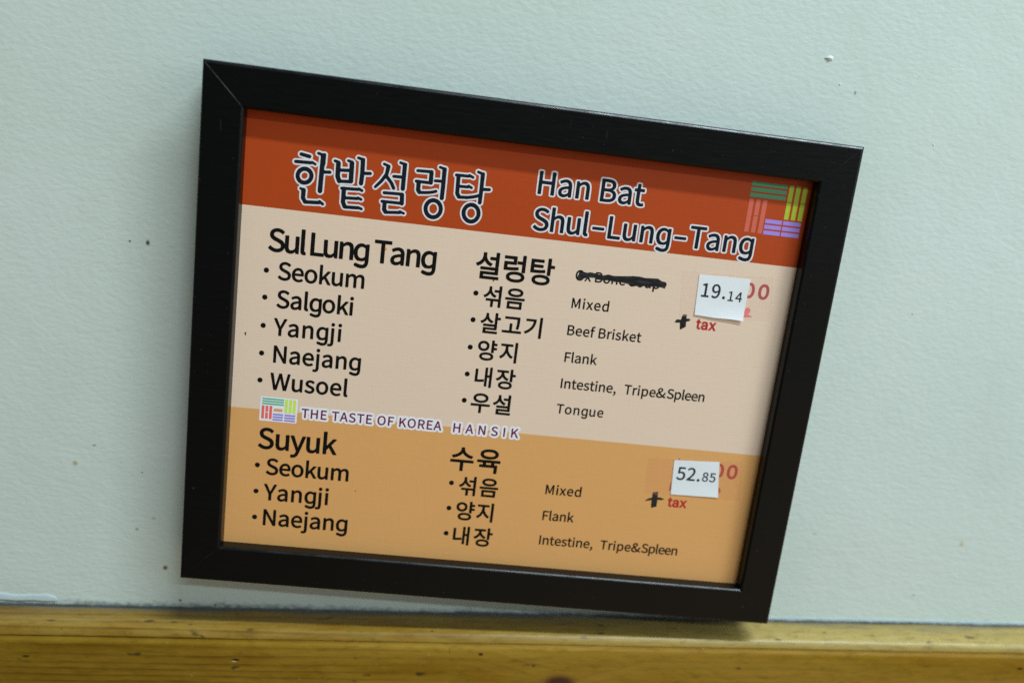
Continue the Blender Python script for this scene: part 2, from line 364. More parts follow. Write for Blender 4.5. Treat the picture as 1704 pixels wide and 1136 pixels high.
# profile across a rail: u from the opening (0) to the outer edge (BW), y from the front
PROF = [(-0.0042, FRAME_D - 0.004), (-0.0042, RECESS + 0.0016), (0.0, RECESS + 0.0016), (0.0, 0.0012), (0.00015, 0.00062), (0.00055, 0.00024), (0.00095, 0.00004), (0.0011, 0.0), (BW - 0.0014, 0.0), (BW - 0.0011, 0.00009), (BW - 0.0005, 0.00045), (BW - 0.00015, 0.0009), (BW, 0.0015), (BW, FRAME_D - 0.001), (BW - 0.001, FRAME_D), (0.006, FRAME_D), (0.006, FRAME_D - 0.004), (-0.0042, FRAME_D - 0.004)]
def rail(side):
    bm = bmesh.new()
    long_ = HA if side in 'TB' else HH
    rows = []
    for s, inset, sink in ((-1, 0.00002, 0.00010), (-1, 0.00026, 0.0), (0, 0, 0), (1, 0.00026, 0.0), (1, 0.00002, 0.00010)):
        row = []
        for u, y in PROF:
            t = s * (long_ + u - inset)
            yy = y + (sink if y < 0.001 else 0)
            if side == 'T': p = (t, yy, HH + u)
            elif side == 'B': p = (-t, yy, -HH - u)
            elif side == 'L': p = (-HA - u, yy, t)
            else: p = (HA + u, yy, -t)
            row.append(bm.verts.new(p))
        rows.append(row)
    for a, c in zip(rows, rows[1:]):
        for k in range(len(PROF) - 1):
            bm.faces.new((a[k], a[k + 1], c[k + 1], c[k]))
    o = from_bm('frame_rail', bm, FRAME, sign, False)
    o.data.materials.append(WORN if side in 'TL' else FRAME)      # lacquer rubbed off along the mitre
    o.data.materials.append(EDGE)
    for p in o.data.polygons:
        c = p.center; n = p.normal
        e = (long_ + (abs(c.z) - HH if side in 'TB' else abs(c.x) - HA)) - (abs(c.x) if side in 'TB' else abs(c.z))
        if e < 0.00035 and c.y < 0.0002: p.material_index = 1
        elif 0.00002 < c.y < 0.0014 and abs(n.y) < 0.999 and n.z > 0.1 and side in 'TB': p.material_index = 2
    return o
for s_ in 'TBLR': rail(s_)
# thin backing board that closes the frame behind the print
bm = bmesh.new()
bmesh.ops.create_cube(bm, size=1.0, matrix=Matrix.Translation((0, RECESS + 0.0036, 0)) @ Matrix.Diagonal((2 * HA + 0.0076, 0.003, 2 * HH + 0.0076, 1)))
mb, _, bb = new_mat('brown_hardboard'); bb.inputs['Base Color'].default_value = (0.12, 0.075, 0.04, 1); bb.inputs['Roughness'].default_value = 0.8
from_bm('backing_board', bm, mb, sign)

# --- the printed menu: millimetres on the sheet, x right, y up, origin at the sheet's centre
SKEW = 0.0045
def P3(x, y, h):
    """point on the sheet, h millimetres proud of it"""
    return Vector((x * 0.001, RECESS - h * 0.001, (y + SKEW * x) * 0.001))
def A(*rgb):
    """ink colour as seen under the cool ceiling light -> its own reflectance"""
    r, g, b = lin(rgb)
    return (min(0.9, r / 0.66), min(0.9, g / 0.735), min(0.9, b / 0.76))
def print_mat(name, rgb, rough=0.42, weave=0.3, vary=0.022):
    mt, nt, b = new_mat(name)
    c = A(*rgb) if max(rgb) > 1.01 else rgb
    warp = noise(nt, mapping(nt, (1, 1, 0.10)), 2300, 2, 0.5)
    weft = noise(nt, mapping(nt, (0.08, 1, 1)), 2100, 2, 0.5)
    blot = noise(nt, mapping(nt), 40, 3)
    w = math_(nt, 'ADD', math_(nt, 'MULTIPLY', warp, 0.5), math_(nt, 'MULTIPLY', weft, 0.5))
    k = math_(nt, 'ADD', math_(nt, 'MULTIPLY', w, 0.75), math_(nt, 'MULTIPLY', blot, 0.25))
    lo = tuple(max(0, v * (1 - vary * 1.6)) for v in c); hi = tuple(min(1, v * (1 + vary * 1.6)) for v in c)
    nt.links.new(mix(nt, ramp(nt, k, [(0.32, 0.0), (0.68, 1.0)]), lo, hi), b.inputs['Base Color'])
    b.inputs['Roughness'].default_value = rough; b.inputs['Specular IOR Level'].default_value = 0.28
    if weave: bump(nt, b, w, 0.00022, weave)
    return mt
def flat(name, rgb, rough=0.45, spec=0.3):
    mt, nt, b = new_mat(name)
    c = A(*rgb) if max(rgb) > 1.01 else rgb
    n = noise(nt, mapping(nt), 900, 2)
    nt.links.new(mix(nt, n, tuple(v * 0.9 for v in c), tuple(min(1, v * 1.1) for v in c)), b.inputs['Base Color'])
    b.inputs['Roughness'].default_value = rough; b.inputs['Specular IOR Level'].default_value = spec
    return mt
M_HEAD = print_mat('orange_red_print', (152, 60, 19)); M_CREAM = print_mat('cream_print', (197, 182, 163), vary=0.014); M_ORANGE = print_mat('light_orange_print', (190, 146, 90), vary=0.018)
M_INK = flat('black_ink', (0.005, 0.0047, 0.0043), 0.5, 0.14); M_NAVY = flat('blue_black_ink', (0.008, 0.012, 0.018), 0.5, 0.14); M_HALO = flat('white_outline_ink', (194, 201, 206))
M_PURPLE = flat('plum_ink', (96, 14, 62)); M_LILAC = flat('pale_blue_outline_ink', (203, 210, 222)); M_RED = flat('red_ink', (158, 30, 32)); M_OLD = flat('faded_crimson_ink', (152, 44, 60)); M_PINK = flat('pink_marker', (207, 104, 112))
M_MARK, _nm, _bm = new_mat('black_marker')
_s = noise(_nm, mapping(_nm, (0.25, 1, 1.6), (0, math.radians(8), 0)), 900, 3, 0.6)
_nm.links.new(mix(_nm, ramp(_nm, _s, [(0.45, 0.0), (0.75, 1.0)]), (0.007, 0.008, 0.010), (0.032, 0.033, 0.038)), _bm.inputs['Base Color'])
_nm.links.new(ramp(_nm, _s, [(0.3, 0.22), (0.7, 0.5)]), _bm.inputs['Roughness'])
M_DIGIT = flat('toner_black', (0.020, 0.030, 0.038))

def area2(l): return sum(a[0] * b[1] - b[0] * a[1] for a, b in zip(l, l[1:] + l[:1]))
def inside(p, l):
    r = False
    for (x0, y0), (x1, y1) in zip(l, l[1:] + l[:1]):
        if (y0 > p[1]) != (y1 > p[1]) and p[0] < x0 + (p[1] - y0) / (y1 - y0) * (x1 - x0): r = not r
    return r
def islands(loops):
    """split a set of loops into outer loops, each with its own holes"""
    depth = [sum(inside(l[0], k) for k in loops if k is not l) for l in loops]
    out = [[l] for l, d in zip(loops, depth) if d % 2 == 0]
    for l, d in zip(loops, depth):
        if d % 2:
            own = [g for g in out if inside(l[0], g[0])]
            min(own, key=lambda g: abs(area2(g[0]))).append(l)
    return out
def poly_mesh(name, groups, mat, parent, label=None):
    """groups: list of (loops, height); each set of loops is filled, holes included, as flat print"""
    bm = bmesh.new()
    for loops, h in [(i, h) for loops, h in groups for i in islands(loops)]:
        L = [[(P3(x, y, h) if not callable(h) else h(x, y)) for x, y in l] for l in loops]
        flat2 = [Vector((x, y, 0)) for l in loops for x, y in l]
        vs = [bm.verts.new(p) for l in L for p in l]
        tris = tessellate_polygon([[Vector((x, y, 0)) for x, y in l] for l in loops])
        for t in tris:
            try:
                a, b, c = (flat2[i] for i in t)
                if abs((b - a).cross(c - a).z) < 1e-9: continue
                bm.faces.new([vs[i] for i in t])
            except ValueError: pass
    for f in bm.faces:
        f.normal_update()
        if f.normal.y > 0: f.normal_flip()
    me = bpy.data.meshes.new(name); bm.to_mesh(me); bm.free()
    return link(name, me, mat, parent, label=label)
def rect(x0, y0, x1, y1): return [(x0, y0), (x1, y0), (x1, y1), (x0, y1)]

bm = bmesh.new()
bmesh.ops.create_cube(bm, size=1.0, matrix=Matrix.Translation((0, RECESS + 0.0008, 0)) @ Matrix.Diagonal((2 * HA + 0.0060, 0.0016, 2 * HH + 0.0060, 1)))
sheet = from_bm('menu_sheet', bm, M_CREAM, sign)
ex = 1000 * HA + 2.5; ey = 1000 * HH + 2.2
poly_mesh('header_band', [([rect(-ex, 57.25, ex, ey)], 0.02)], M_HEAD, sheet, 'burnt orange band across the head of the menu')
poly_mesh('upper_panel', [([rect(-ex, -30.85, ex, 57.25)], 0.02)], M_CREAM, sheet, 'cream panel of the soup list')
poly_mesh('lower_panel', [([rect(-ex, -ey, ex, -30.85)], 0.02)], M_ORANGE, sheet, 'light orange panel of the boiled beef list')

# letter outlines (thousandths of a capital height), outline shapes (hundredths of a millimetre) and set lines (kind, text, letters, x, baseline, capital height in mm)
GLYPHS = {
'S*': [[326,-44,277,-41,211,-27,138,-1,80,29,31,63,-21,112,-28,128,-26,139,-18,152,53,234,64,243,72,245,88,242,133,202,170,175,211,153,260,134,301,125,350,121,408,126,457,142,488,161,506,179,514,190,527,218,532,259,528,292,513,324,490,349,465,367,424,389,195,492,138,527,97,562,58,611,27,684,19,750,30,832,64,905,113,960,179,1003,195,1011,268,1036,367,1045,424,1041,481,1029,538,1009,588,984,637,949,676,913,683,897,679,881,612,798,604,790,588,786,571,793,538,820,506,842,473,858,440,869,399,877,358,879,318,875,277,864,247,848,237,840,222,823,209,799,203,766,210,725,228,695,247,676,277,656,547,534,612,491,650,455,686,404,709,341,717,267,706,185,673,112,612,41,538,-6,457,-34,350,-46]],
'u*': [[211,-44,146,-35,80,-6,34,38,-2,103,-21,177,-28,267,-28,742,-26,751,-18,762,-2,769,121,769,138,766,146,760,152,750,154,292,157,226,170,177,182,153,195,140,203,133,228,123,268,119,293,121,318,127,350,143,384,169,437,226,437,742,440,753,448,763,465,769,588,769,604,765,612,757,617,742,617,5,615,-11,610,-19,596,-27,489,-28,473,-25,460,-11,453,46,448,51,416,22,379,-3,334,-26,277,-42,228,-46]],
'l*': [[113,-44,80,-39,48,-25,37,-19,11,5,-12,46,-25,95,-28,153,-28,1085,-26,1096,-18,1107,-2,1114,129,1114,146,1105,153,1093,154,1085,154,128,156,120,162,114,187,117,195,115,209,103,214,87,231,-11,222,-27,203,-36,162,-44,129,-46]],
'L*': [[-10,-26,-21,-18,-28,-2,-28,1005,-18,1021,-2,1028,129,1028,146,1019,153,1005,154,997,154,138,571,135,581,129,591,113,591,-2,585,-18,573,-26,563,-28]],
'n*': [[-10,-26,-21,-18,-28,-2,-28,735,-26,751,-21,759,-10,767,-2,769,105,769,113,767,121,761,128,751,138,692,178,723,219,749,260,768,309,782,367,788,440,779,506,751,555,707,563,696,595,637,613,563,620,465,620,-2,614,-18,604,-25,596,-28,465,-28,448,-20,442,-10,440,448,436,514,427,555,408,591,391,607,367,617,326,622,293,619,268,612,244,600,211,578,184,555,158,530,154,522,152,-10,146,-19,129,-28]],
'g*': [[277,-351,146,-314,72,-286,56,-276,33,-252,22,-228,20,-195,24,-178,32,-162,45,-146,64,-131,80,-125,105,-121,129,-124,203,-152,309,-182,399,-181,448,-163,457,-158,483,-121,499,-56,499,-31,496,-23,497,10,489,17,440,-13,399,-28,203,-28,129,4,68,59,61,67,12,149,-17,247,-28,370,-14,492,21,591,75,673,146,735,228,774,318,788,367,785,408,777,448,762,481,745,514,723,518,730,524,754,538,767,653,768,669,759,676,746,676,738,676,-15,670,-39,668,-88,641,-195,628,-217,571,-290,555,-305,538,-313,424,-352,301,-355],[496,18,498,13,498,19],[330,116,367,119,391,126,416,137,448,157,473,178,493,198,494,206,494,558,492,566,448,598,424,610,391,621,350,626,293,618,252,596,213,558,184,509,165,452,156,370,163,288,178,231,203,182,244,142,285,123]],
'T*': [[293,-26,281,-18,275,-2,275,858,268,865,-10,867,-20,874,-28,890,-28,997,-25,1013,-18,1022,-2,1028,727,1028,743,1026,757,1013,761,997,760,890,753,874,743,868,727,866,465,866,458,858,458,-2,456,-10,448,-21,432,-28]],
'a*': [[203,-45,146,-37,88,-16,39,20,5,63,-19,120,-27,185,-27,202,-15,275,29,349,97,403,195,446,301,474,416,492,424,495,424,513,416,545,399,583,375,608,342,622,301,628,260,625,228,618,195,607,154,589,88,551,72,550,64,554,56,562,6,652,4,668,7,676,15,686,97,732,146,754,203,772,260,784,318,788,408,778,481,747,538,696,578,627,598,553,606,455,606,-3,599,-19,583,-27,473,-28,457,-20,450,-11,444,30,440,37,399,10,360,-11,318,-28,260,-42],[249,112,285,115,309,121,342,134,375,154,426,193,426,349,424,352,350,342,268,321,211,296,170,262,154,234,149,202,152,169,160,153,172,136,195,121,219,114]],
'y*': [[88,-346,56,-341,23,-331,15,-326,6,-313,6,-296,34,-190,41,-182,56,-177,105,-188,138,-185,151,-182,178,-167,199,-149,218,-124,237,-92,253,-51,267,-2,-25,727,-28,743,-26,751,-18,762,-2,769,129,769,138,767,151,759,156,751,305,342,350,212,358,217,395,342,530,756,538,764,555,769,678,769,686,767,694,762,701,751,702,733,425,-67,391,-149,358,-208,318,-261,260,-309,195,-338,121,-347]],
'k*': [[-10,-26,-21,-18,-28,-2,-28,1087,-26,1096,-18,1107,-2,1114,129,1113,145,1103,151,1087,151,432,154,427,424,762,440,769,579,769,596,765,607,751,609,735,604,725,369,440,637,17,642,-2,635,-18,620,-27,481,-28,465,-24,452,-10,260,306,252,303,152,187,151,-2,144,-18,132,-26,121,-28]],
'e*': [[342,-44,252,-33,162,3,80,68,23,149,-12,243,-28,365,-12,496,25,594,80,672,152,733,162,739,244,775,334,788,432,774,506,741,571,684,620,603,647,513,656,414,654,373,649,333,645,324,628,314,162,313,156,308,161,275,183,218,213,177,260,138,309,117,375,110,432,117,489,136,547,168,563,167,573,161,579,152,625,63,623,46,618,38,571,9,538,-7,498,-23,457,-34,408,-43],[157,463,162,458,170,458,481,458,487,463,484,496,470,545,445,586,416,611,383,625,334,632,293,626,254,611,213,578,183,537,162,488]],
'o*': [[334,-45,244,-32,162,2,80,68,25,144,-12,243,-28,373,-13,496,24,594,83,676,154,734,167,742,244,774,342,788,440,775,518,742,530,735,602,676,661,594,698,496,713,365,697,243,660,144,604,67,528,5,448,-29,432,-34,350,-45],[306,120,342,114,391,122,440,146,473,178,505,234,522,292,529,365,523,447,506,504,473,562,440,594,399,616,342,626,293,619,285,615,245,594,211,560,180,504,164,447,157,373,164,292,180,234,207,185,248,144,285,125]],
'm*': [[-10,-26,-21,-18,-28,-2,-28,743,-26,751,-18,762,-2,769,105,769,113,767,121,761,128,751,138,692,170,720,203,743,252,768,301,783,342,787,408,783,457,768,498,745,534,710,563,669,620,718,654,743,694,764,751,783,800,788,874,779,931,754,947,743,989,702,1024,637,1043,563,1050,473,1050,-2,1046,-14,1038,-23,1021,-28,898,-28,882,-23,871,-10,870,448,866,514,857,555,841,588,824,604,800,616,759,622,735,619,718,614,686,599,658,579,628,554,605,530,601,522,599,-10,588,-24,571,-28,448,-28,432,-22,424,-12,421,-2,421,448,417,514,408,555,391,588,375,605,350,617,309,622,268,614,236,598,209,579,181,555,157,530,154,522,152,-10,146,-19,129,-28]],
'i*': [[15,-28,-2,-19,-9,-2,-9,743,-2,760,15,769,146,769,154,767,165,759,173,743,173,-2,166,-18,155,-26,146,-28],[80,866,56,868,31,877,1,898,-16,923,-22,939,-28,980,-25,1005,-16,1029,2,1054,31,1074,56,1083,80,1085,113,1082,129,1075,141,1070,162,1054,180,1029,190,1005,193,980,187,939,178,919,162,897,143,882,129,875,113,869]],
'Y*': [[293,-27,279,-18,272,-2,271,383,-26,988,-28,1005,-25,1013,-18,1022,-2,1028,138,1028,154,1019,286,735,358,572,367,563,571,1013,579,1022,596,1028,735,1027,745,1021,752,1013,755,1005,753,988,455,383,452,-10,447,-18,432,-27]],
'j*': [[72,-356,23,-348,-10,-337,-19,-332,-25,-324,-28,-307,-2,-209,7,-196,23,-189,80,-202,97,-202,121,-198,130,-193,144,-176,153,-152,157,-119,159,-78,160,748,170,763,187,769,318,768,326,765,334,757,339,740,339,-78,334,-160,317,-225,291,-274,285,-284,244,-322,178,-350,113,-358],[219,869,195,878,178,889,169,896,151,920,141,945,138,969,142,1010,153,1035,165,1051,195,1073,219,1082,244,1085,277,1082,309,1068,326,1056,344,1035,357,1002,360,977,355,945,346,920,334,904,326,895,304,879,268,868,244,866]],
'N*': [[-10,-26,-21,-18,-28,-2,-28,997,-25,1013,-18,1022,-2,1028,129,1028,147,1021,514,391,563,298,567,301,569,309,563,481,563,1005,571,1020,588,1028,710,1028,727,1023,736,1013,739,997,739,-2,732,-18,721,-26,710,-28,579,-28,571,-26,560,-18,195,614,146,707,142,702,141,694,147,522,146,-6,138,-21,121,-28]],
'W*': [[203,-27,190,-18,183,-2,-26,988,-28,1005,-18,1021,-2,1028,129,1028,146,1023,154,1013,293,295,301,272,344,465,484,1013,491,1021,506,1028,628,1028,643,1021,653,1005,791,465,833,271,841,290,871,465,981,1013,988,1022,1005,1028,1128,1028,1144,1021,1153,1005,1152,990,948,-2,941,-18,931,-25,923,-28,768,-28,751,-23,740,-10,588,596,563,710,537,596,388,-10,383,-18,367,-28]],
's*': [[252,-44,219,-42,162,-30,113,-14,64,8,23,33,-18,63,-27,79,-26,95,38,185,48,193,56,196,72,193,138,147,170,130,203,118,244,110,277,107,326,113,350,121,367,132,386,153,393,169,397,193,392,218,375,243,355,259,326,276,195,330,146,353,90,390,51,431,25,480,13,553,21,611,45,668,86,717,97,725,146,757,211,779,293,788,342,785,391,775,432,762,473,743,506,724,547,693,553,676,549,660,485,578,473,571,465,569,448,575,399,607,350,627,326,633,293,634,260,631,236,624,213,611,199,594,191,578,189,562,192,537,209,513,246,488,383,432,432,410,490,373,531,333,561,275,572,210,572,193,564,136,538,79,489,23,432,-14,367,-36,277,-46]],
'설*': [[219,-117,204,-108,197,-92,197,219,203,236,211,243,228,246,866,246,874,248,876,252,876,301,874,310,219,310,203,318,195,334,195,432,203,449,211,454,228,456,1013,456,1029,453,1038,447,1042,440,1044,424,1044,129,1038,114,1029,108,1013,104,367,104,364,97,364,39,367,29,1070,28,1079,24,1086,15,1089,-2,1089,-92,1087,-102,1079,-112,1062,-118],[48,463,37,473,-23,563,-28,579,-22,596,-10,605,72,641,146,691,203,751,244,816,273,898,281,972,282,1087,286,1103,293,1111,309,1117,416,1117,432,1114,440,1108,448,1095,448,980,457,907,484,833,528,768,588,710,653,667,735,631,743,625,750,612,751,604,745,588,683,498,669,490,653,491,588,519,515,563,465,603,424,645,375,710,367,717,359,702,315,637,268,585,211,537,138,492,72,463,56,461],[898,458,894,465,882,473,875,489,874,783,637,784,620,788,612,795,607,808,606,907,613,923,628,932,866,933,874,936,875,1128,880,1144,889,1152,898,1156,1021,1156,1038,1146,1043,1136,1044,1128,1044,489,1038,473,1021,459,1013,457]],
'렁*': [[530,-131,440,-126,334,-105,244,-68,178,-19,136,49,122,122,138,202,178,264,244,314,334,351,440,372,563,379,686,371,792,349,874,316,939,268,983,204,999,122,986,49,939,-22,874,-71,784,-106,678,-126,563,-133],[475,16,563,12,645,16,710,27,768,46,800,66,821,90,831,122,825,147,821,155,800,180,768,200,710,219,645,230,563,234,481,230,408,218,358,202,318,177,300,155,291,122,300,90,318,69,358,44,408,27],[841,340,828,352,825,368,823,720,612,723,604,728,594,744,594,843,596,851,604,863,620,870,817,870,825,875,825,1121,827,1137,833,1147,849,1155,972,1154,987,1145,994,1129,993,360,990,352,983,343,972,338,858,338],[-10,413,-22,425,-25,442,-25,802,-18,818,-10,825,7,828,399,828,407,834,407,924,407,933,399,936,-10,938,-23,949,-28,965,-27,1063,-18,1079,-10,1084,7,1085,547,1085,563,1079,571,1068,574,1055,574,712,568,695,558,687,547,684,146,683,143,679,143,564,146,561,154,560,211,561,383,566,473,573,653,593,663,589,671,581,674,573,684,474,683,466,678,455,661,446,571,433,383,416,195,410,7,410]],
'탕*': [[481,-130,391,-125,285,-105,203,-72,135,-23,90,42,76,116,89,189,131,255,197,304,285,339,391,360,514,366,628,360,735,339,823,304,888,255,930,189,943,116,929,42,885,-23,817,-72,735,-105,628,-125,514,-132],[416,17,506,12,588,15,661,27,710,43,749,67,769,91,774,116,769,140,751,165,710,190,661,206,596,217,514,221,432,218,358,206,309,190,268,165,252,145,245,116,250,91,270,67,309,43,358,27],[776,345,766,353,760,369,761,1130,768,1147,784,1156,907,1156,923,1147,930,1130,931,840,939,837,1087,837,1103,829,1111,811,1111,713,1103,695,1087,687,939,687,931,684,928,361,923,352,907,342,792,342],[-10,425,-22,435,-28,451,-28,1040,-26,1051,-18,1062,-10,1067,7,1069,563,1069,579,1064,588,1055,591,1040,591,950,587,934,571,923,146,921,142,918,141,828,146,823,538,823,555,820,565,811,570,795,570,705,563,687,555,681,538,677,146,677,141,672,141,582,146,573,326,575,481,585,637,606,653,605,663,598,672,582,684,492,682,476,676,468,661,459,579,446,408,430,211,424]],
'수*': [[489,-133,478,-124,471,-108,469,309,465,312,-10,313,-24,326,-28,342,-28,432,-26,443,-18,455,-2,462,1111,462,1128,459,1136,452,1142,440,1143,432,1142,334,1136,322,1119,312,645,312,641,309,637,-116,628,-128,612,-134],[88,543,77,555,31,649,29,661,36,678,48,685,162,712,257,751,350,811,415,874,455,939,471,1021,473,1094,481,1106,498,1113,620,1112,637,1104,645,1087,645,1021,659,948,662,939,702,874,710,866,771,808,858,753,956,713,1070,685,1081,678,1088,661,1084,645,1040,555,1029,544,1013,540,915,562,817,598,727,645,649,702,588,764,563,800,555,798,530,763,469,702,383,640,301,598,207,563,105,540]],
'육*': [[858,-134,842,-124,836,-108,836,162,833,167,129,168,113,171,103,178,96,195,96,285,100,301,106,309,121,316,263,318,265,326,265,408,260,414,252,414,-10,416,-21,424,-28,440,-28,530,-25,547,-18,555,-2,561,1111,561,1119,561,1132,555,1142,538,1143,440,1136,424,1128,417,1111,414,858,414,849,411,849,316,980,316,997,307,1004,293,1005,285,1003,-116,997,-126,980,-134],[437,318,678,316,680,326,680,408,678,412,669,414,440,414,435,408,435,326],[465,603,424,606,318,628,228,664,154,719,110,784,95,866,109,939,113,948,160,1013,228,1062,318,1098,432,1120,555,1128,686,1120,792,1099,885,1062,953,1013,961,1005,1004,939,1018,866,1003,784,956,715,882,662,792,627,678,605,555,598],[453,751,555,744,645,749,718,761,776,780,817,806,838,833,845,866,839,890,817,920,776,946,718,965,645,977,555,981,473,977,399,966,342,947,300,923,277,895,268,866,275,833,294,808,334,782,391,762]],
'섞*': [[440,-133,427,-124,421,-108,421,219,416,224,162,224,146,227,136,236,130,252,131,350,140,367,154,373,162,373,563,373,579,367,588,356,596,358,604,368,620,373,1013,373,1029,368,1038,360,1042,342,1042,-108,1038,-121,1029,-130,1013,-134,898,-134,882,-128,874,-116,872,219,866,224,620,224,604,230,596,240,590,228,588,-116,579,-128,563,-134],[898,382,880,391,873,408,872,751,866,758,637,758,620,760,610,768,604,784,604,882,606,890,612,900,628,908,866,908,872,915,872,1128,877,1144,886,1152,898,1156,1021,1155,1037,1144,1042,1128,1042,408,1034,391,1013,381],[48,411,33,424,-25,514,-28,522,-25,538,-20,547,-10,553,72,592,144,645,202,710,241,776,270,866,279,948,279,1070,285,1088,293,1095,309,1099,416,1099,432,1095,441,1087,446,1070,446,939,454,866,485,784,522,725,579,665,645,618,727,579,738,571,746,555,742,538,678,444,661,436,645,439,572,473,514,510,465,551,415,604,367,673,309,588,267,538,211,489,138,442,64,409]],
'음*': [[129,-117,115,-108,108,-92,108,318,113,332,121,340,138,345,980,344,997,337,1005,326,1006,-92,1000,-108,988,-116,972,-118],[276,31,835,31,840,39,838,195,833,197,277,197],[-18,415,-28,432,-28,530,-26,539,-18,551,-2,557,1111,557,1128,554,1136,548,1143,530,1142,432,1133,416,1119,409,7,409,-10,410],[457,612,424,614,314,637,228,670,162,717,152,727,112,784,95,866,111,948,150,1005,162,1017,228,1064,318,1100,432,1122,555,1129,686,1122,792,1101,889,1062,957,1013,1002,948,1018,866,1001,784,954,718,883,669,792,634,678,613,555,606],[452,759,555,753,645,757,718,769,776,787,817,812,835,833,840,841,845,866,840,890,837,898,817,923,776,948,718,966,645,979,555,983,465,978,391,965,342,949,297,923,277,898,268,866,277,836,301,809,334,789,391,770]],
'살*': [[178,-120,163,-111,156,-94,156,217,161,233,170,241,187,245,817,245,824,249,824,307,817,310,187,310,170,313,162,318,154,331,153,429,155,438,162,449,178,456,825,456,833,460,834,462,825,476,823,487,824,1133,833,1149,849,1156,964,1156,980,1151,988,1143,992,1133,993,896,997,888,1152,887,1160,883,1169,876,1174,863,1174,855,1174,765,1169,749,1160,741,1144,737,1005,737,997,737,993,732,993,487,989,470,976,454,986,446,993,429,993,135,989,118,980,109,964,104,326,104,323,94,323,37,326,27,1013,26,1029,17,1036,4,1036,-94,1030,-111,1021,-118,1005,-121],[48,470,39,474,31,483,-26,577,-28,593,-25,601,-18,609,-10,614,72,651,142,699,204,765,244,830,270,904,280,986,280,1084,285,1101,293,1109,309,1114,416,1114,432,1111,440,1105,448,1092,448,994,457,920,484,847,527,781,579,730,653,681,735,647,747,634,749,618,747,609,686,518,678,511,669,507,653,509,587,536,514,579,457,625,416,667,375,723,367,730,360,716,317,650,268,596,211,548,138,502,64,470]],
'고*': [[-10,41,-18,45,-26,57,-28,73,-28,163,-21,180,-10,187,399,189,406,196,406,605,414,622,432,630,547,630,563,624,571,614,574,597,574,196,579,189,1111,189,1128,186,1135,180,1143,163,1143,65,1136,48,1119,39],[915,285,817,297,806,303,795,319,827,540,835,638,839,728,841,875,833,883,113,884,99,892,91,908,91,1006,98,1023,105,1028,121,1032,980,1032,990,1031,1003,1023,1010,1006,1009,720,997,540,985,433,964,302,956,290,948,285,939,283]],
'기*': [[874,-133,863,-124,856,-108,856,1128,858,1137,866,1149,882,1156,997,1156,1013,1151,1021,1143,1025,1128,1025,-108,1019,-124,1005,-133,890,-134],[56,96,39,105,-25,203,-28,211,-25,228,-19,236,-10,242,138,326,253,416,350,523,424,645,469,768,485,866,484,874,481,875,48,877,39,882,30,898,29,997,36,1013,48,1021,64,1023,637,1023,653,1015,660,1005,662,997,646,808,603,645,528,489,414,342,268,216,72,99]],
'양*': [[514,-130,424,-125,318,-103,236,-69,165,-15,123,50,109,124,123,206,166,271,229,320,318,358,424,380,547,387,661,380,768,358,849,323,918,271,960,206,975,124,961,50,919,-15,849,-68,768,-103,661,-125,547,-132],[508,17,547,16,628,20,694,32,743,48,783,75,802,99,807,124,801,157,782,181,743,206,694,223,628,235,547,239,465,235,391,223,342,206,303,181,284,157,278,124,283,99,301,75,342,49,391,32,457,20],[825,369,817,370,803,378,795,394,795,1130,802,1147,817,1156,939,1156,956,1148,964,1130,964,975,972,972,1119,972,1136,962,1142,950,1143,942,1142,844,1139,836,1131,828,1119,822,1111,822,972,822,964,819,964,713,972,709,1111,709,1129,705,1138,697,1143,680,1142,582,1133,566,1119,559,964,558,964,394,956,378,939,369],[268,451,228,456,138,489,72,534,18,598,-15,672,-27,754,-27,770,-16,852,16,926,23,936,72,994,146,1043,228,1072,318,1082,416,1073,506,1040,571,995,623,934,657,860,662,844,672,762,661,680,628,603,620,590,571,533,506,488,416,455,326,446],[310,598,326,598,375,603,424,622,457,646,479,672,501,721,506,762,501,803,500,811,482,852,457,882,424,905,375,925,318,930,268,924,228,909,187,880,164,852,145,811,139,762,144,721,166,672,195,640,228,618,268,604]],
'지*': [[890,-134,875,-124,868,-108,868,1128,874,1145,882,1152,890,1156,1013,1156,1029,1148,1037,1136,1038,1128,1038,-108,1036,-116,1029,-126,1013,-134],[56,105,44,113,-22,203,-26,211,-27,228,-16,244,72,301,141,367,207,457,254,547,287,653,298,751,298,874,293,879,39,879,28,882,17,890,12,907,12,1005,20,1021,31,1028,39,1029,727,1029,743,1025,754,1013,757,997,757,907,751,891,743,883,727,879,481,879,473,879,469,874,469,751,480,653,513,555,563,465,622,391,697,326,784,275,796,260,797,244,793,236,730,146,722,137,710,133,694,136,620,178,555,229,489,296,440,362,391,448,383,454,330,350,279,277,221,211,146,147,80,107,72,104]],
'내*': [[866,-133,854,-124,848,-108,848,498,841,504,743,504,735,503,731,498,731,-43,727,-56,718,-65,702,-70,596,-70,579,-65,569,-51,568,1103,575,1119,587,1128,596,1129,702,1129,718,1124,727,1115,731,1095,731,661,735,655,743,654,841,654,848,661,849,1136,858,1149,874,1156,988,1156,1005,1148,1012,1136,1013,1128,1013,-108,1011,-116,1005,-126,988,-134],[-10,187,-21,195,-28,211,-28,980,-26,990,-18,1001,-2,1008,121,1006,135,997,141,980,141,350,144,342,228,344,301,350,367,357,506,380,514,379,522,376,530,368,535,358,549,252,544,236,530,226,367,201,211,188,80,185]],
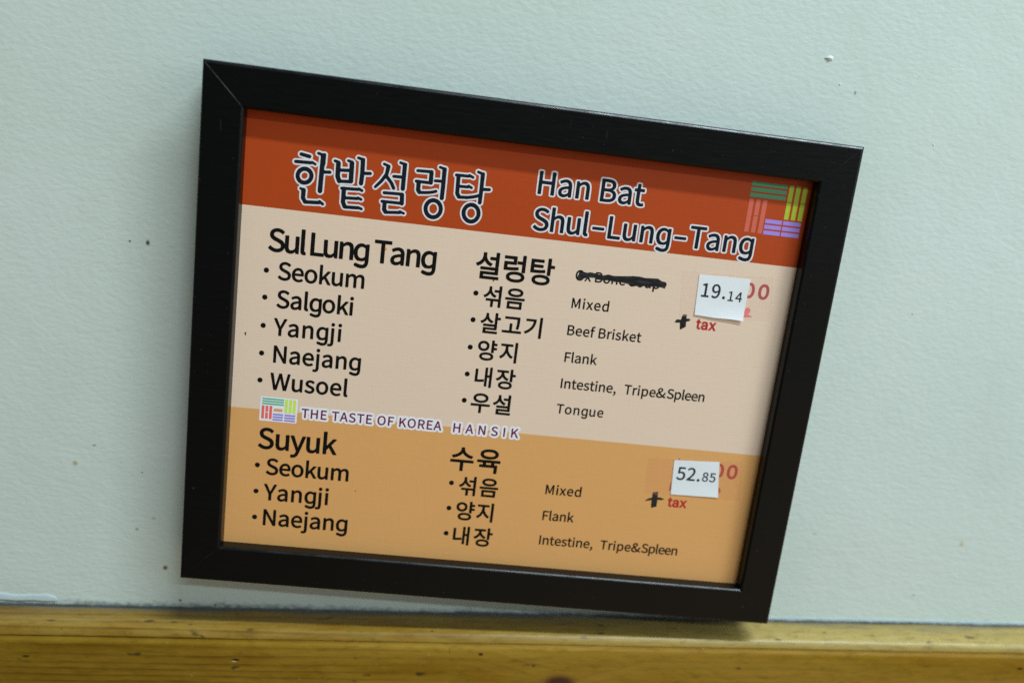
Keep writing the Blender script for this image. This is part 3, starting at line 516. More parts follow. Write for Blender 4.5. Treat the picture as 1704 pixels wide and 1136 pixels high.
'장*': [[538,-130,448,-125,342,-102,260,-69,191,-15,149,50,136,124,149,198,195,268,260,316,342,350,448,372,571,379,694,371,792,351,882,314,948,263,988,198,1002,124,989,50,948,-15,882,-67,792,-104,686,-125,571,-132],[508,17,571,14,653,19,718,30,768,46,808,71,825,91,829,99,835,124,829,148,808,176,776,198,718,217,653,228,571,232,489,229,424,218,367,199,334,179,310,148,304,124,310,99,314,91,334,69,367,48,424,29],[841,358,827,369,822,386,822,1130,829,1147,841,1155,964,1156,972,1155,984,1147,991,1130,991,852,994,844,1144,843,1160,838,1169,829,1172,819,1172,713,1160,697,1152,693,997,692,992,688,991,386,988,373,980,363,964,357],[56,377,48,379,37,386,-21,476,-28,492,-25,508,-18,517,-10,522,72,559,140,607,203,672,244,738,271,811,282,909,277,916,268,916,39,916,23,918,13,926,6,942,6,1040,14,1057,23,1063,39,1065,694,1065,702,1064,714,1057,722,1040,722,942,718,930,710,921,694,916,457,916,451,909,462,819,487,754,524,697,588,634,653,591,735,555,746,541,748,525,745,517,686,421,669,414,653,417,588,445,522,483,465,527,416,579,375,635,367,637,316,558,268,504,211,456,138,410,72,381]],
'우*': [[498,-134,481,-126,474,-116,473,-108,473,293,465,299,-10,301,-21,309,-28,326,-28,424,-26,432,-18,443,-2,450,1119,450,1128,448,1139,440,1147,424,1147,326,1140,309,1128,301,645,299,641,293,639,-116,628,-129,612,-134],[498,514,432,518,318,546,229,588,160,645,114,718,97,808,115,898,161,972,230,1029,326,1073,432,1098,555,1107,686,1098,792,1072,882,1031,954,972,1000,898,1017,808,1000,718,954,645,882,586,792,544,678,518,555,510],[492,661,555,657,645,663,712,678,771,702,814,735,836,768,844,808,835,849,813,882,770,915,710,939,645,953,555,959,473,954,399,938,342,914,301,882,279,849,270,808,278,768,301,734,342,702,399,678,473,662]],
'O': [[399,-36,301,-22,195,27,101,112,35,218,-5,341,-22,504,-6,660,33,783,105,897,195,975,293,1019,309,1024,424,1039,547,1024,559,1020,661,974,751,895,818,791,860,660,876,504,859,341,819,218,751,109,661,28,555,-21,432,-39],[395,120,432,116,506,127,571,162,625,218,666,292,693,390,702,504,693,619,667,709,627,783,571,840,506,873,432,884,350,874,342,870,283,840,228,784,187,709,161,619,152,504,161,390,188,292,228,219,285,161,350,127]],
'x': [[-10,-19,-18,-12,-22,-2,-18,12,216,383,215,391,2,727,-2,735,0,751,8,759,23,763,154,763,165,759,178,743,326,498,334,504,473,754,481,761,489,763,620,763,630,759,638,751,641,743,637,727,420,375,655,15,660,-2,653,-16,645,-21,637,-22,506,-22,489,-18,375,161,309,269,146,-16,138,-21,129,-22,-2,-22]],
'B': [[-10,-19,-18,-12,-22,-2,-22,997,-18,1012,-10,1019,-2,1022,293,1022,391,1016,481,997,555,963,612,911,645,849,651,833,661,759,657,702,639,645,620,609,596,579,550,538,612,508,653,473,688,424,710,367,719,293,707,203,669,121,604,55,522,12,432,-12,318,-22,-2,-22],[147,129,154,123,301,123,375,128,440,143,489,168,522,200,544,244,550,301,542,350,525,383,489,416,440,438,383,450,301,456,154,456,147,448],[147,604,154,598,277,598,350,603,408,617,445,637,473,665,489,702,493,743,488,784,473,817,440,847,399,865,350,875,277,879,154,879,148,874,147,866]],
'o': [[318,-36,244,-25,162,9,86,71,28,153,-6,243,-10,259,-22,373,-6,496,31,594,88,673,154,726,170,736,252,770,342,782,440,768,521,733,601,668,653,594,691,496,706,365,694,259,690,243,657,153,596,67,522,9,440,-26,342,-40],[319,112,342,108,399,118,440,139,481,177,509,226,529,292,536,365,529,447,509,513,481,562,440,602,399,623,342,633,293,625,246,603,204,562,176,513,157,447,150,373,157,292,177,226,203,180,244,139,285,118]],
'n': [[-10,-19,-18,-12,-22,-2,-22,735,-19,751,-11,759,-2,763,105,762,113,760,121,751,130,694,132,686,138,683,178,716,219,742,268,764,318,777,367,782,440,773,506,744,555,698,584,645,590,628,608,555,614,465,614,7,612,-10,604,-18,588,-22,465,-22,457,-19,448,-10,446,7,446,448,442,514,432,559,418,588,412,596,394,612,367,624,326,629,293,625,268,618,236,603,203,580,149,530,147,522,147,-2,145,-10,138,-18,129,-21,-2,-22]],
'e': [[326,-36,252,-26,170,7,86,71,28,153,-6,243,-10,259,-22,373,-9,480,-5,496,28,586,85,668,164,733,244,769,334,782,424,770,498,738,506,733,569,676,614,603,639,521,649,406,642,333,637,325,628,320,154,319,150,316,155,275,181,210,211,168,260,131,309,111,367,104,399,105,432,110,465,120,514,142,547,161,555,162,563,160,572,153,615,71,619,54,616,46,608,38,538,0,498,-16,448,-30,408,-36,358,-39],[149,455,154,452,489,452,494,455,494,463,491,496,477,545,453,586,416,618,383,632,334,638,285,630,244,612,211,586,178,543,155,488]],
'S': [[293,-36,277,-35,203,-19,146,2,88,31,32,71,-13,112,-19,120,-22,128,-16,144,56,228,64,236,72,239,88,234,129,197,169,169,211,146,252,130,301,119,350,115,416,122,457,134,488,153,519,185,533,218,538,251,532,300,521,324,500,349,466,373,424,396,195,499,145,529,98,570,60,619,36,676,25,758,36,832,67,897,126,963,191,1003,268,1030,358,1039,424,1035,481,1023,530,1005,588,976,631,946,669,911,677,897,671,881,605,799,596,794,588,793,579,795,545,823,514,844,481,861,440,875,399,883,358,885,309,880,277,871,237,848,214,823,202,799,197,766,203,725,221,693,244,670,272,652,309,632,489,554,547,527,604,490,641,455,682,398,702,341,710,259,700,185,669,118,661,105,609,46,538,1,456,-27,350,-40]],
'u': [[195,-36,154,-31,87,-3,39,41,2,112,-16,185,-22,267,-22,742,-20,750,-10,760,7,763,129,762,138,759,145,750,147,742,147,292,151,226,163,177,175,153,195,131,228,116,268,112,301,116,326,123,358,141,384,161,409,185,443,226,443,742,445,750,452,758,465,763,596,762,604,757,611,742,611,5,608,-11,599,-19,588,-22,489,-22,476,-19,467,-11,464,-3,457,66,415,30,375,2,326,-22,277,-35,228,-40]],
'p': [[-10,-332,-18,-325,-22,-314,-22,742,-20,750,-13,758,-2,763,105,762,116,758,122,750,129,706,132,701,138,698,178,726,219,748,260,765,301,776,358,781,448,768,530,728,584,676,591,668,636,586,660,496,670,382,657,259,623,161,563,69,498,12,416,-26,326,-40,285,-36,252,-29,219,-17,178,2,146,23,147,-306,145,-322,138,-331,129,-334,-2,-334],[279,112,309,110,358,118,406,144,440,179,467,226,490,300,497,382,492,455,477,521,458,562,424,601,416,606,375,625,326,632,293,630,268,623,236,609,203,588,170,564,149,545,147,537,147,177,170,157,203,137,236,122]],
'M': [[-10,-19,-18,-12,-22,-2,-22,997,-17,1013,-10,1019,7,1022,154,1022,169,1013,416,321,424,333,469,473,663,1013,669,1018,686,1022,833,1022,841,1020,849,1013,854,997,854,7,854,-2,849,-13,841,-20,833,-22,710,-21,702,-18,695,-10,693,-2,693,555,697,678,694,693,479,97,473,86,465,81,457,79,375,79,366,80,355,88,138,683,133,678,132,669,135,555,135,-2,129,-14,121,-20,113,-22,-2,-22]],
'i': [[15,-21,7,-18,0,-10,-3,-2,-3,743,0,751,7,759,15,762,146,763,154,761,162,754,166,743,166,-2,162,-13,154,-20,146,-22],[64,874,48,877,23,889,7,902,-9,923,-20,956,-22,980,-18,1005,-9,1029,3,1046,31,1067,56,1076,80,1079,113,1075,138,1065,153,1054,173,1029,183,1005,187,980,183,948,168,915,154,898,138,886,105,874,80,872]],
'd': [[277,-36,211,-27,129,12,66,71,22,144,15,161,-12,259,-22,373,-9,488,26,586,80,668,154,732,226,766,318,781,367,779,408,770,440,757,500,725,504,733,501,807,502,1093,508,1102,522,1108,653,1107,663,1102,668,1093,670,1085,669,-4,661,-17,653,-21,538,-21,527,-11,518,38,514,43,481,18,445,-3,399,-23,350,-36,309,-39],[317,112,334,109,367,113,391,119,416,130,448,150,473,170,497,193,501,202,501,562,497,570,481,583,448,605,399,625,367,631,342,633,293,625,244,598,208,562,178,513,158,447,150,373,156,292,173,226,199,177,230,144,241,136,277,118]],
'f': [[97,-21,88,-18,81,-10,79,-2,79,612,72,618,-2,618,-10,620,-18,628,-22,645,-22,735,-20,743,-13,751,-2,756,72,761,79,768,79,858,85,931,104,997,133,1046,146,1060,187,1094,244,1117,318,1125,367,1122,408,1114,448,1101,457,1095,462,1087,460,1070,432,972,424,965,416,962,350,981,334,982,301,977,285,969,268,953,258,931,250,898,247,858,247,768,252,763,383,763,393,759,401,751,404,743,404,645,399,627,391,620,383,618,252,618,247,612,247,-2,245,-10,237,-18,228,-22]],
'r': [[-10,-19,-18,-12,-22,-2,-22,735,-19,751,-11,759,-2,763,105,762,113,760,121,751,124,743,129,684,131,678,138,675,162,704,197,735,236,759,277,774,326,782,350,781,383,776,416,763,424,756,428,743,406,637,399,621,391,615,383,614,342,624,309,626,285,623,252,609,228,592,199,563,171,522,148,473,147,7,145,-10,138,-18,129,-21,-2,-22]],
's': [[228,-36,162,-24,113,-7,68,13,23,40,-17,71,-21,79,-22,87,-18,97,40,177,48,186,56,189,72,186,138,140,170,124,203,112,244,103,277,101,326,107,350,114,372,128,391,150,400,169,403,193,399,218,383,244,354,267,326,284,293,298,195,336,146,360,97,392,64,425,53,439,28,488,20,545,26,603,30,619,56,672,96,717,146,750,219,774,293,782,342,779,391,769,432,755,473,736,505,717,538,693,545,684,546,668,541,660,481,583,473,577,465,576,456,578,399,614,350,634,326,639,293,641,260,638,236,630,211,617,192,594,185,578,182,562,185,537,200,513,219,496,252,478,383,426,432,403,481,372,522,332,530,322,557,267,566,202,559,144,530,78,489,30,432,-7,358,-31,277,-40]],
'k': [[-10,-19,-18,-12,-22,-2,-22,1087,-20,1095,-13,1103,-2,1108,121,1108,129,1107,138,1102,145,1087,146,407,150,416,154,417,431,759,440,763,579,763,592,759,600,751,602,735,598,727,361,440,630,15,636,-2,628,-16,620,-21,612,-22,481,-22,465,-17,260,318,252,312,145,187,145,-2,138,-16,129,-21,121,-22,-2,-22]],
't': [[293,-37,244,-31,187,-6,139,38,112,87,94,153,89,226,88,612,80,618,-2,618,-10,620,-18,627,-21,635,-22,733,-20,742,-15,750,-2,756,88,761,97,766,110,954,114,963,121,969,129,971,236,971,244,969,252,963,256,946,257,766,260,763,440,762,450,758,456,750,458,742,458,635,448,622,432,618,268,618,260,617,256,611,256,226,259,185,265,161,276,136,293,119,318,109,350,105,383,110,432,125,440,124,449,120,456,103,480,13,480,5,473,-6,465,-11,399,-30,342,-39,318,-39]],
'F': [[-10,-19,-18,-12,-22,-2,-22,997,-18,1012,-10,1019,-2,1022,571,1022,588,1018,597,1005,597,890,594,882,588,875,579,872,154,872,147,866,149,579,154,577,514,576,522,571,528,563,529,555,529,448,528,440,522,433,506,427,154,427,149,424,147,-2,145,-10,138,-18,129,-21,-2,-22]],
'l': [[97,-36,80,-33,48,-18,15,11,-5,46,-18,95,-22,153,-22,1085,-20,1093,-15,1102,-2,1108,129,1107,140,1102,146,1093,147,1085,148,128,154,111,162,108,187,110,195,108,203,101,208,87,225,-11,221,-19,211,-27,178,-36,129,-39]],
'a': [[178,-36,146,-31,93,-11,46,22,8,71,-14,128,-22,193,-8,275,31,342,101,398,195,440,309,469,429,488,430,513,423,545,405,586,382,611,350,627,301,634,260,631,228,624,195,613,154,596,88,557,72,556,64,561,58,570,15,648,10,660,10,668,14,676,23,683,97,725,146,747,203,766,260,777,318,781,408,772,481,740,533,693,571,627,592,553,600,455,600,-3,596,-13,588,-20,579,-22,473,-22,465,-19,457,-9,448,46,440,45,399,18,358,-5,309,-24,260,-36,219,-39],[205,112,219,108,252,105,285,108,309,114,342,127,372,144,426,185,432,193,432,358,424,359,350,348,268,327,206,300,170,272,148,234,142,202,146,169,157,144,170,129,195,115]],
'I': [[-10,-19,-18,-12,-22,-2,-21,1005,-17,1013,-10,1019,-2,1022,129,1021,143,1013,147,997,147,-2,145,-10,138,-18,129,-21,-2,-22]],
',': [[23,-280,11,-269,-20,-195,-21,-179,-10,-166,27,-146,56,-125,80,-99,101,-64,111,-32,108,-23,88,-20,59,-7,39,8,25,26,11,58,8,83,12,116,29,148,44,165,69,181,97,191,121,194,162,188,195,171,217,148,238,107,247,75,251,26,242,-48,224,-105,196,-154,154,-204,97,-249,39,-279]],
'T': [[293,-19,285,-12,281,-2,281,866,277,871,268,872,-2,872,-10,874,-19,882,-22,890,-21,1005,-17,1013,-10,1019,-2,1022,727,1022,743,1019,751,1011,754,997,754,890,751,882,743,874,727,872,465,872,457,871,452,866,452,-2,449,-10,442,-18,432,-22,301,-22]],
'&': [[318,-36,252,-30,162,-2,88,41,31,99,-9,177,-22,259,-13,324,14,390,56,444,105,490,159,529,198,553,199,562,171,619,155,660,144,701,135,750,133,783,142,848,170,915,211,963,277,1008,350,1032,424,1040,489,1033,555,1013,604,981,612,973,642,938,664,889,668,873,674,815,662,750,628,688,588,641,533,594,423,521,427,513,489,441,542,390,645,302,678,278,686,278,733,341,763,390,792,447,835,553,849,561,988,561,997,558,1007,545,1006,529,982,463,952,398,922,341,887,283,847,226,820,193,819,185,907,141,939,127,1013,104,1021,95,1021,79,982,-27,975,-36,964,-40,915,-28,825,4,776,27,694,71,658,46,604,16,547,-8,489,-25,424,-36,358,-39],[307,112,375,104,408,106,440,112,489,127,555,161,553,169,473,235,412,292,364,341,285,430,233,390,202,357,180,324,169,300,164,267,172,218,195,177,228,146,268,124],[341,643,342,641,350,642,375,656,424,690,457,716,488,750,506,782,512,815,509,848,503,864,493,881,473,897,457,904,424,908,383,902,358,892,334,873,317,848,305,815,301,783,303,758,316,701]],
'g': [[268,-343,146,-308,72,-279,56,-269,35,-244,27,-219,28,-187,39,-162,54,-146,66,-138,86,-129,105,-127,129,-131,203,-159,309,-189,399,-187,457,-167,487,-129,504,-64,504,26,498,31,440,-6,399,-22,203,-22,138,7,122,18,64,73,19,149,-11,247,-22,370,-7,492,28,591,80,669,150,730,228,767,318,781,367,779,408,770,440,758,481,737,514,715,522,717,527,746,531,754,538,760,547,763,653,762,665,754,670,738,670,-15,664,-31,662,-88,637,-187,625,-211,567,-285,555,-297,538,-307,424,-346,301,-348],[286,116,334,109,367,113,391,119,421,132,448,150,477,173,500,198,500,566,481,583,448,605,424,617,375,630,342,633,293,625,244,598,211,566,181,517,157,443,150,370,156,296,175,222,202,173,234,141,277,118]],
'H': [[-10,-19,-18,-12,-22,-2,-22,997,-17,1013,-10,1019,-2,1022,121,1022,138,1018,146,1007,147,612,151,604,563,603,567,604,570,612,571,1006,579,1018,596,1022,718,1022,727,1020,735,1015,740,1005,741,997,741,7,738,-10,731,-18,718,-22,588,-21,579,-18,573,-10,570,-2,570,440,568,448,154,450,150,448,147,440,147,7,145,-10,138,-18,129,-21,-2,-22]],
'h': [[-10,-19,-18,-12,-22,-2,-22,1087,-20,1095,-13,1103,-2,1108,129,1107,139,1103,145,1095,147,1087,147,792,144,694,146,691,219,742,268,764,318,777,367,782,432,774,448,770,507,743,555,698,588,637,607,563,614,473,614,-2,612,-10,604,-18,596,-21,465,-22,457,-19,448,-10,446,7,446,448,442,514,432,559,418,588,412,596,394,612,367,624,326,629,293,625,268,618,236,603,203,580,149,530,147,522,147,-2,145,-10,138,-18,129,-21,-2,-22]],
'-': [[-10,315,-18,322,-22,333,-22,431,-20,439,-13,447,-2,452,522,452,530,451,538,446,546,431,546,333,538,318,530,313,7,312]],
'L': [[-10,-19,-18,-12,-22,-2,-21,1005,-17,1013,-10,1019,-2,1022,129,1021,143,1013,147,997,147,138,154,130,571,128,581,121,585,113,585,-2,579,-15,571,-20,563,-22,7,-22]],
'H*': [[-10,-26,-21,-18,-28,-2,-28,997,-25,1013,-18,1022,-10,1026,7,1028,129,1028,144,1021,150,1013,154,997,154,612,162,609,555,609,564,612,564,997,567,1013,574,1021,588,1028,718,1028,735,1023,744,1013,747,997,747,-2,740,-18,729,-26,718,-28,588,-28,571,-19,566,-10,563,442,555,444,162,444,154,440,152,-10,146,-19,129,-28]],
'E*': [[-10,-26,-21,-18,-28,-2,-28,997,-25,1013,-18,1022,-2,1028,571,1028,588,1025,600,1013,604,997,604,890,596,874,588,868,571,866,162,866,154,862,154,611,162,608,514,606,522,602,532,588,533,473,530,461,522,450,506,444,162,444,154,441,154,138,596,135,612,126,618,113,617,-10,612,-18,604,-25,588,-28]],
'A*': [[-10,-26,-18,-21,-26,-10,-27,7,314,1013,320,1021,334,1028,473,1028,489,1026,498,1021,507,1005,843,15,847,-2,845,-10,833,-24,817,-28,686,-28,675,-26,663,-18,656,-2,571,270,565,277,252,278,244,276,154,-8,148,-18,138,-26,129,-28],[296,440,301,434,309,433,506,433,514,434,518,440,408,801]],
'O*': [[416,-45,301,-29,195,20,99,103,31,211,-11,341,-28,504,-14,652,-10,668,29,791,97,897,195,982,301,1029,424,1046,547,1030,563,1025,665,979,757,897,825,791,866,664,882,504,865,341,825,215,755,103,663,22,556,-27,432,-45],[383,128,432,122,506,134,569,169,617,218,662,300,687,390,696,496,686,619,661,709,620,782,563,837,506,866,432,878,350,867,285,833,234,783,193,709,168,619,158,504,167,390,192,300,231,226,285,169,293,163,350,133]],
'F*': [[-10,-26,-21,-18,-28,-2,-28,997,-25,1013,-18,1022,-2,1028,571,1028,588,1025,600,1013,604,997,604,890,596,874,588,868,571,866,162,866,154,862,154,587,162,583,514,583,522,579,530,572,534,563,534,440,530,432,522,425,506,421,162,421,154,417,152,-10,146,-19,129,-28]],
'K*': [[-10,-26,-21,-18,-28,-2,-28,997,-25,1013,-18,1022,-10,1026,7,1028,129,1028,144,1021,150,1013,154,997,154,577,162,582,530,1022,547,1028,686,1028,702,1025,708,1021,718,1005,716,988,710,980,413,620,414,612,762,15,766,-2,760,-18,751,-25,735,-28,596,-28,587,-26,576,-18,293,472,156,309,154,303,154,-2,147,-18,138,-25,129,-28]],
'R*': [[-10,-26,-21,-18,-28,-2,-28,997,-25,1013,-18,1022,-2,1028,309,1028,408,1022,506,999,579,961,641,898,675,825,690,718,682,645,658,571,621,514,571,468,514,435,483,424,482,416,714,15,718,-2,712,-18,702,-25,686,-28,547,-28,530,-21,292,391,285,396,162,396,154,391,152,-10,146,-19,129,-28],[154,555,293,553,358,558,416,573,457,597,485,628,502,669,508,718,502,768,484,808,459,833,448,839,416,854,367,865,293,870,162,870,154,866]],
'I*': [[-10,-26,-21,-18,-28,-2,-28,1005,-18,1021,-2,1028,129,1028,146,1019,153,1005,154,997,154,-2,146,-19,129,-28]],
'1': [[-10,-19,-18,-12,-22,-2,-22,105,-20,113,-13,121,-2,125,195,126,201,129,202,138,201,825,195,828,48,828,31,833,25,841,23,849,23,931,26,939,39,950,88,961,154,979,187,992,244,1020,342,1022,358,1019,367,1011,370,997,370,129,375,126,547,126,561,121,568,113,570,105,570,-2,568,-10,560,-18,547,-22,7,-22]],
'9': [[211,-36,154,-25,113,-9,72,13,37,38,2,71,-2,79,0,95,71,177,80,183,88,184,97,182,129,153,170,128,203,115,228,110,260,109,309,116,358,140,408,190,443,259,471,365,478,431,473,437,448,418,408,392,367,374,318,361,277,357,195,367,121,395,57,447,14,513,-13,594,-22,693,-12,783,-8,799,20,873,72,946,129,994,203,1027,285,1039,383,1026,465,987,477,979,544,913,599,815,631,701,645,537,629,349,591,210,530,99,448,19,358,-25,260,-40],[280,496,301,494,326,497,358,507,391,523,421,545,455,578,481,611,481,619,472,693,452,766,423,823,387,864,375,872,342,890,285,898,252,893,219,878,211,872,181,840,162,807,146,758,139,693,146,627,157,586,178,548,211,517,244,502]],
'.': [[64,-36,31,-23,7,-3,-5,13,-16,38,-19,54,-22,79,-17,112,-2,144,11,161,31,177,64,191,88,194,121,189,146,179,162,167,170,159,187,136,199,103,202,79,198,46,185,13,170,-5,146,-25,113,-37,88,-39]],
'4': [[432,-21,424,-18,417,-10,415,-2,415,244,413,252,-2,254,-15,260,-21,268,-22,358,-15,375,399,1014,408,1020,416,1022,555,1022,563,1020,571,1013,576,997,577,399,579,397,686,397,702,391,708,383,709,375,709,277,708,268,703,260,694,255,577,252,576,-2,571,-13,563,-20,555,-22],[173,399,178,397,408,397,413,399,416,774,374,702]],
'5': [[268,-36,244,-34,178,-20,121,2,72,29,23,65,-18,102,-22,112,-18,127,46,210,56,217,64,218,72,216,80,210,138,161,170,141,219,121,260,112,309,108,358,114,399,131,440,162,474,210,493,267,499,324,493,382,477,431,448,474,410,504,367,522,309,528,260,522,212,504,157,472,146,469,129,477,63,521,59,537,92,1003,97,1014,105,1020,113,1022,604,1021,617,1012,621,995,620,889,616,881,604,873,252,872,244,870,242,864,223,652,227,643,268,656,318,665,350,665,432,657,506,631,570,586,622,521,628,509,658,431,670,324,658,226,653,210,619,128,560,54,489,3,408,-29,326,-39]],
'2': [[-2,-21,-10,-15,-16,-2,-16,72,-11,88,132,219,244,335,335,448,399,555,430,637,442,718,437,768,421,817,399,848,375,869,334,888,277,895,244,891,211,882,178,866,146,843,117,817,88,786,80,781,72,779,64,781,56,787,-16,858,-21,866,-19,882,23,926,72,967,121,998,178,1022,236,1035,301,1039,383,1030,457,1002,520,956,527,948,569,890,597,817,608,727,595,620,557,514,496,408,416,300,322,195,256,129,260,126,268,126,358,130,628,130,645,127,653,119,656,105,656,-2,654,-10,647,-18,637,-22]],
'8': [[285,-36,228,-30,146,-3,72,45,23,100,-7,161,-12,177,-22,251,-12,324,7,376,39,431,80,477,122,513,148,529,97,578,72,611,46,660,31,709,26,766,35,832,62,897,72,913,113,962,170,1001,244,1028,326,1037,408,1027,481,999,538,956,583,897,610,823,618,750,611,693,595,643,571,599,539,553,499,513,503,504,522,491,565,455,600,414,624,373,647,308,653,243,643,169,614,103,604,89,556,38,492,-3,416,-29,318,-39],[266,103,326,97,374,103,416,119,448,142,470,169,485,202,491,243,481,300,458,341,424,373,367,410,252,461,228,443,197,414,166,373,149,341,139,308,133,259,138,218,154,182,162,170,187,143,219,121],[382,570,400,586,426,619,445,652,456,676,464,709,468,742,462,791,451,823,432,851,399,880,367,894,326,900,277,894,252,884,224,864,200,832,187,799,184,766,190,717,211,676,244,642,291,611,342,585]],
'0^': [[350,-56,309,-54,268,-48,236,-39,203,-27,170,-10,138,12,105,40,80,67,56,99,19,165,2,206,-14,255,-25,304,-37,386,-43,501,-41,558,-33,648,-13,746,17,828,37,869,57,901,82,934,113,966,162,1004,195,1022,236,1039,268,1048,309,1054,350,1056,391,1054,432,1048,465,1040,506,1024,538,1006,571,983,620,935,645,903,666,869,686,828,716,746,736,648,744,558,746,501,740,386,728,304,716,255,701,206,686,169,668,132,645,96,620,64,573,18,538,-7,506,-24,466,-40,432,-48,391,-54],[347,140,391,145,416,155,432,164,460,190,488,230,514,295,528,353,536,419,539,501,536,574,527,648,514,705,487,771,459,811,432,836,416,846,391,855,350,860,309,855,285,845,271,836,244,811,216,771,189,705,176,648,166,574,164,501,167,419,175,353,189,296,211,239,237,198,268,166,301,149,318,144]],
't^': [[309,-51,252,-45,219,-36,187,-23,162,-8,138,12,120,31,99,64,80,113,74,146,72,179,72,596,64,600,-2,600,-18,604,-34,617,-42,637,-43,743,-41,760,-30,776,-10,787,64,788,72,792,72,931,78,948,84,956,105,968,236,969,252,965,260,961,272,948,277,931,279,792,285,788,399,787,418,776,425,768,430,751,430,637,424,620,418,612,408,605,391,600,285,600,278,596,278,195,281,162,285,152,293,145,326,141,391,148,408,141,416,134,426,113,447,15,449,-1,443,-18,437,-26,416,-39,367,-48]],
'a^': [[244,-59,178,-52,138,-41,105,-28,72,-9,48,9,10,47,-11,80,-23,104,-39,162,-42,186,-42,235,-36,276,-29,301,-14,334,9,366,39,395,72,417,121,439,178,456,252,470,408,490,432,496,436,497,439,505,437,530,431,554,415,579,399,591,383,599,342,607,285,604,252,595,219,576,195,553,172,514,164,505,154,499,138,495,121,498,-2,536,-18,554,-22,579,4,636,19,661,46,694,88,729,146,763,211,785,277,796,342,798,416,788,457,777,489,764,522,746,555,722,575,702,600,669,620,632,631,604,641,554,645,497,644,-10,636,-27,627,-35,612,-42,481,-43,465,-38,457,-33,448,-24,440,-6,383,-36,342,-50,301,-57],[229,137,277,132,326,137,358,148,391,170,416,197,434,235,438,260,439,301,433,309,252,281,211,268,183,252,169,235,165,219,165,194,169,178,178,164,190,153,211,143]],
'x^': [[-2,-43,-18,-39,-26,-34,-39,-18,-42,7,-36,23,211,383,-23,727,-27,751,-18,772,-2,785,15,788,154,788,170,786,178,782,193,768,334,546,368,604,476,768,489,781,498,786,514,788,653,788,669,784,678,779,687,768,693,751,689,727,456,383,453,375,699,23,703,15,705,-2,702,-16,696,-26,678,-40,661,-43,522,-43,506,-39,498,-35,483,-18,334,213,326,207,178,-18,164,-34,154,-40,138,-43]]}
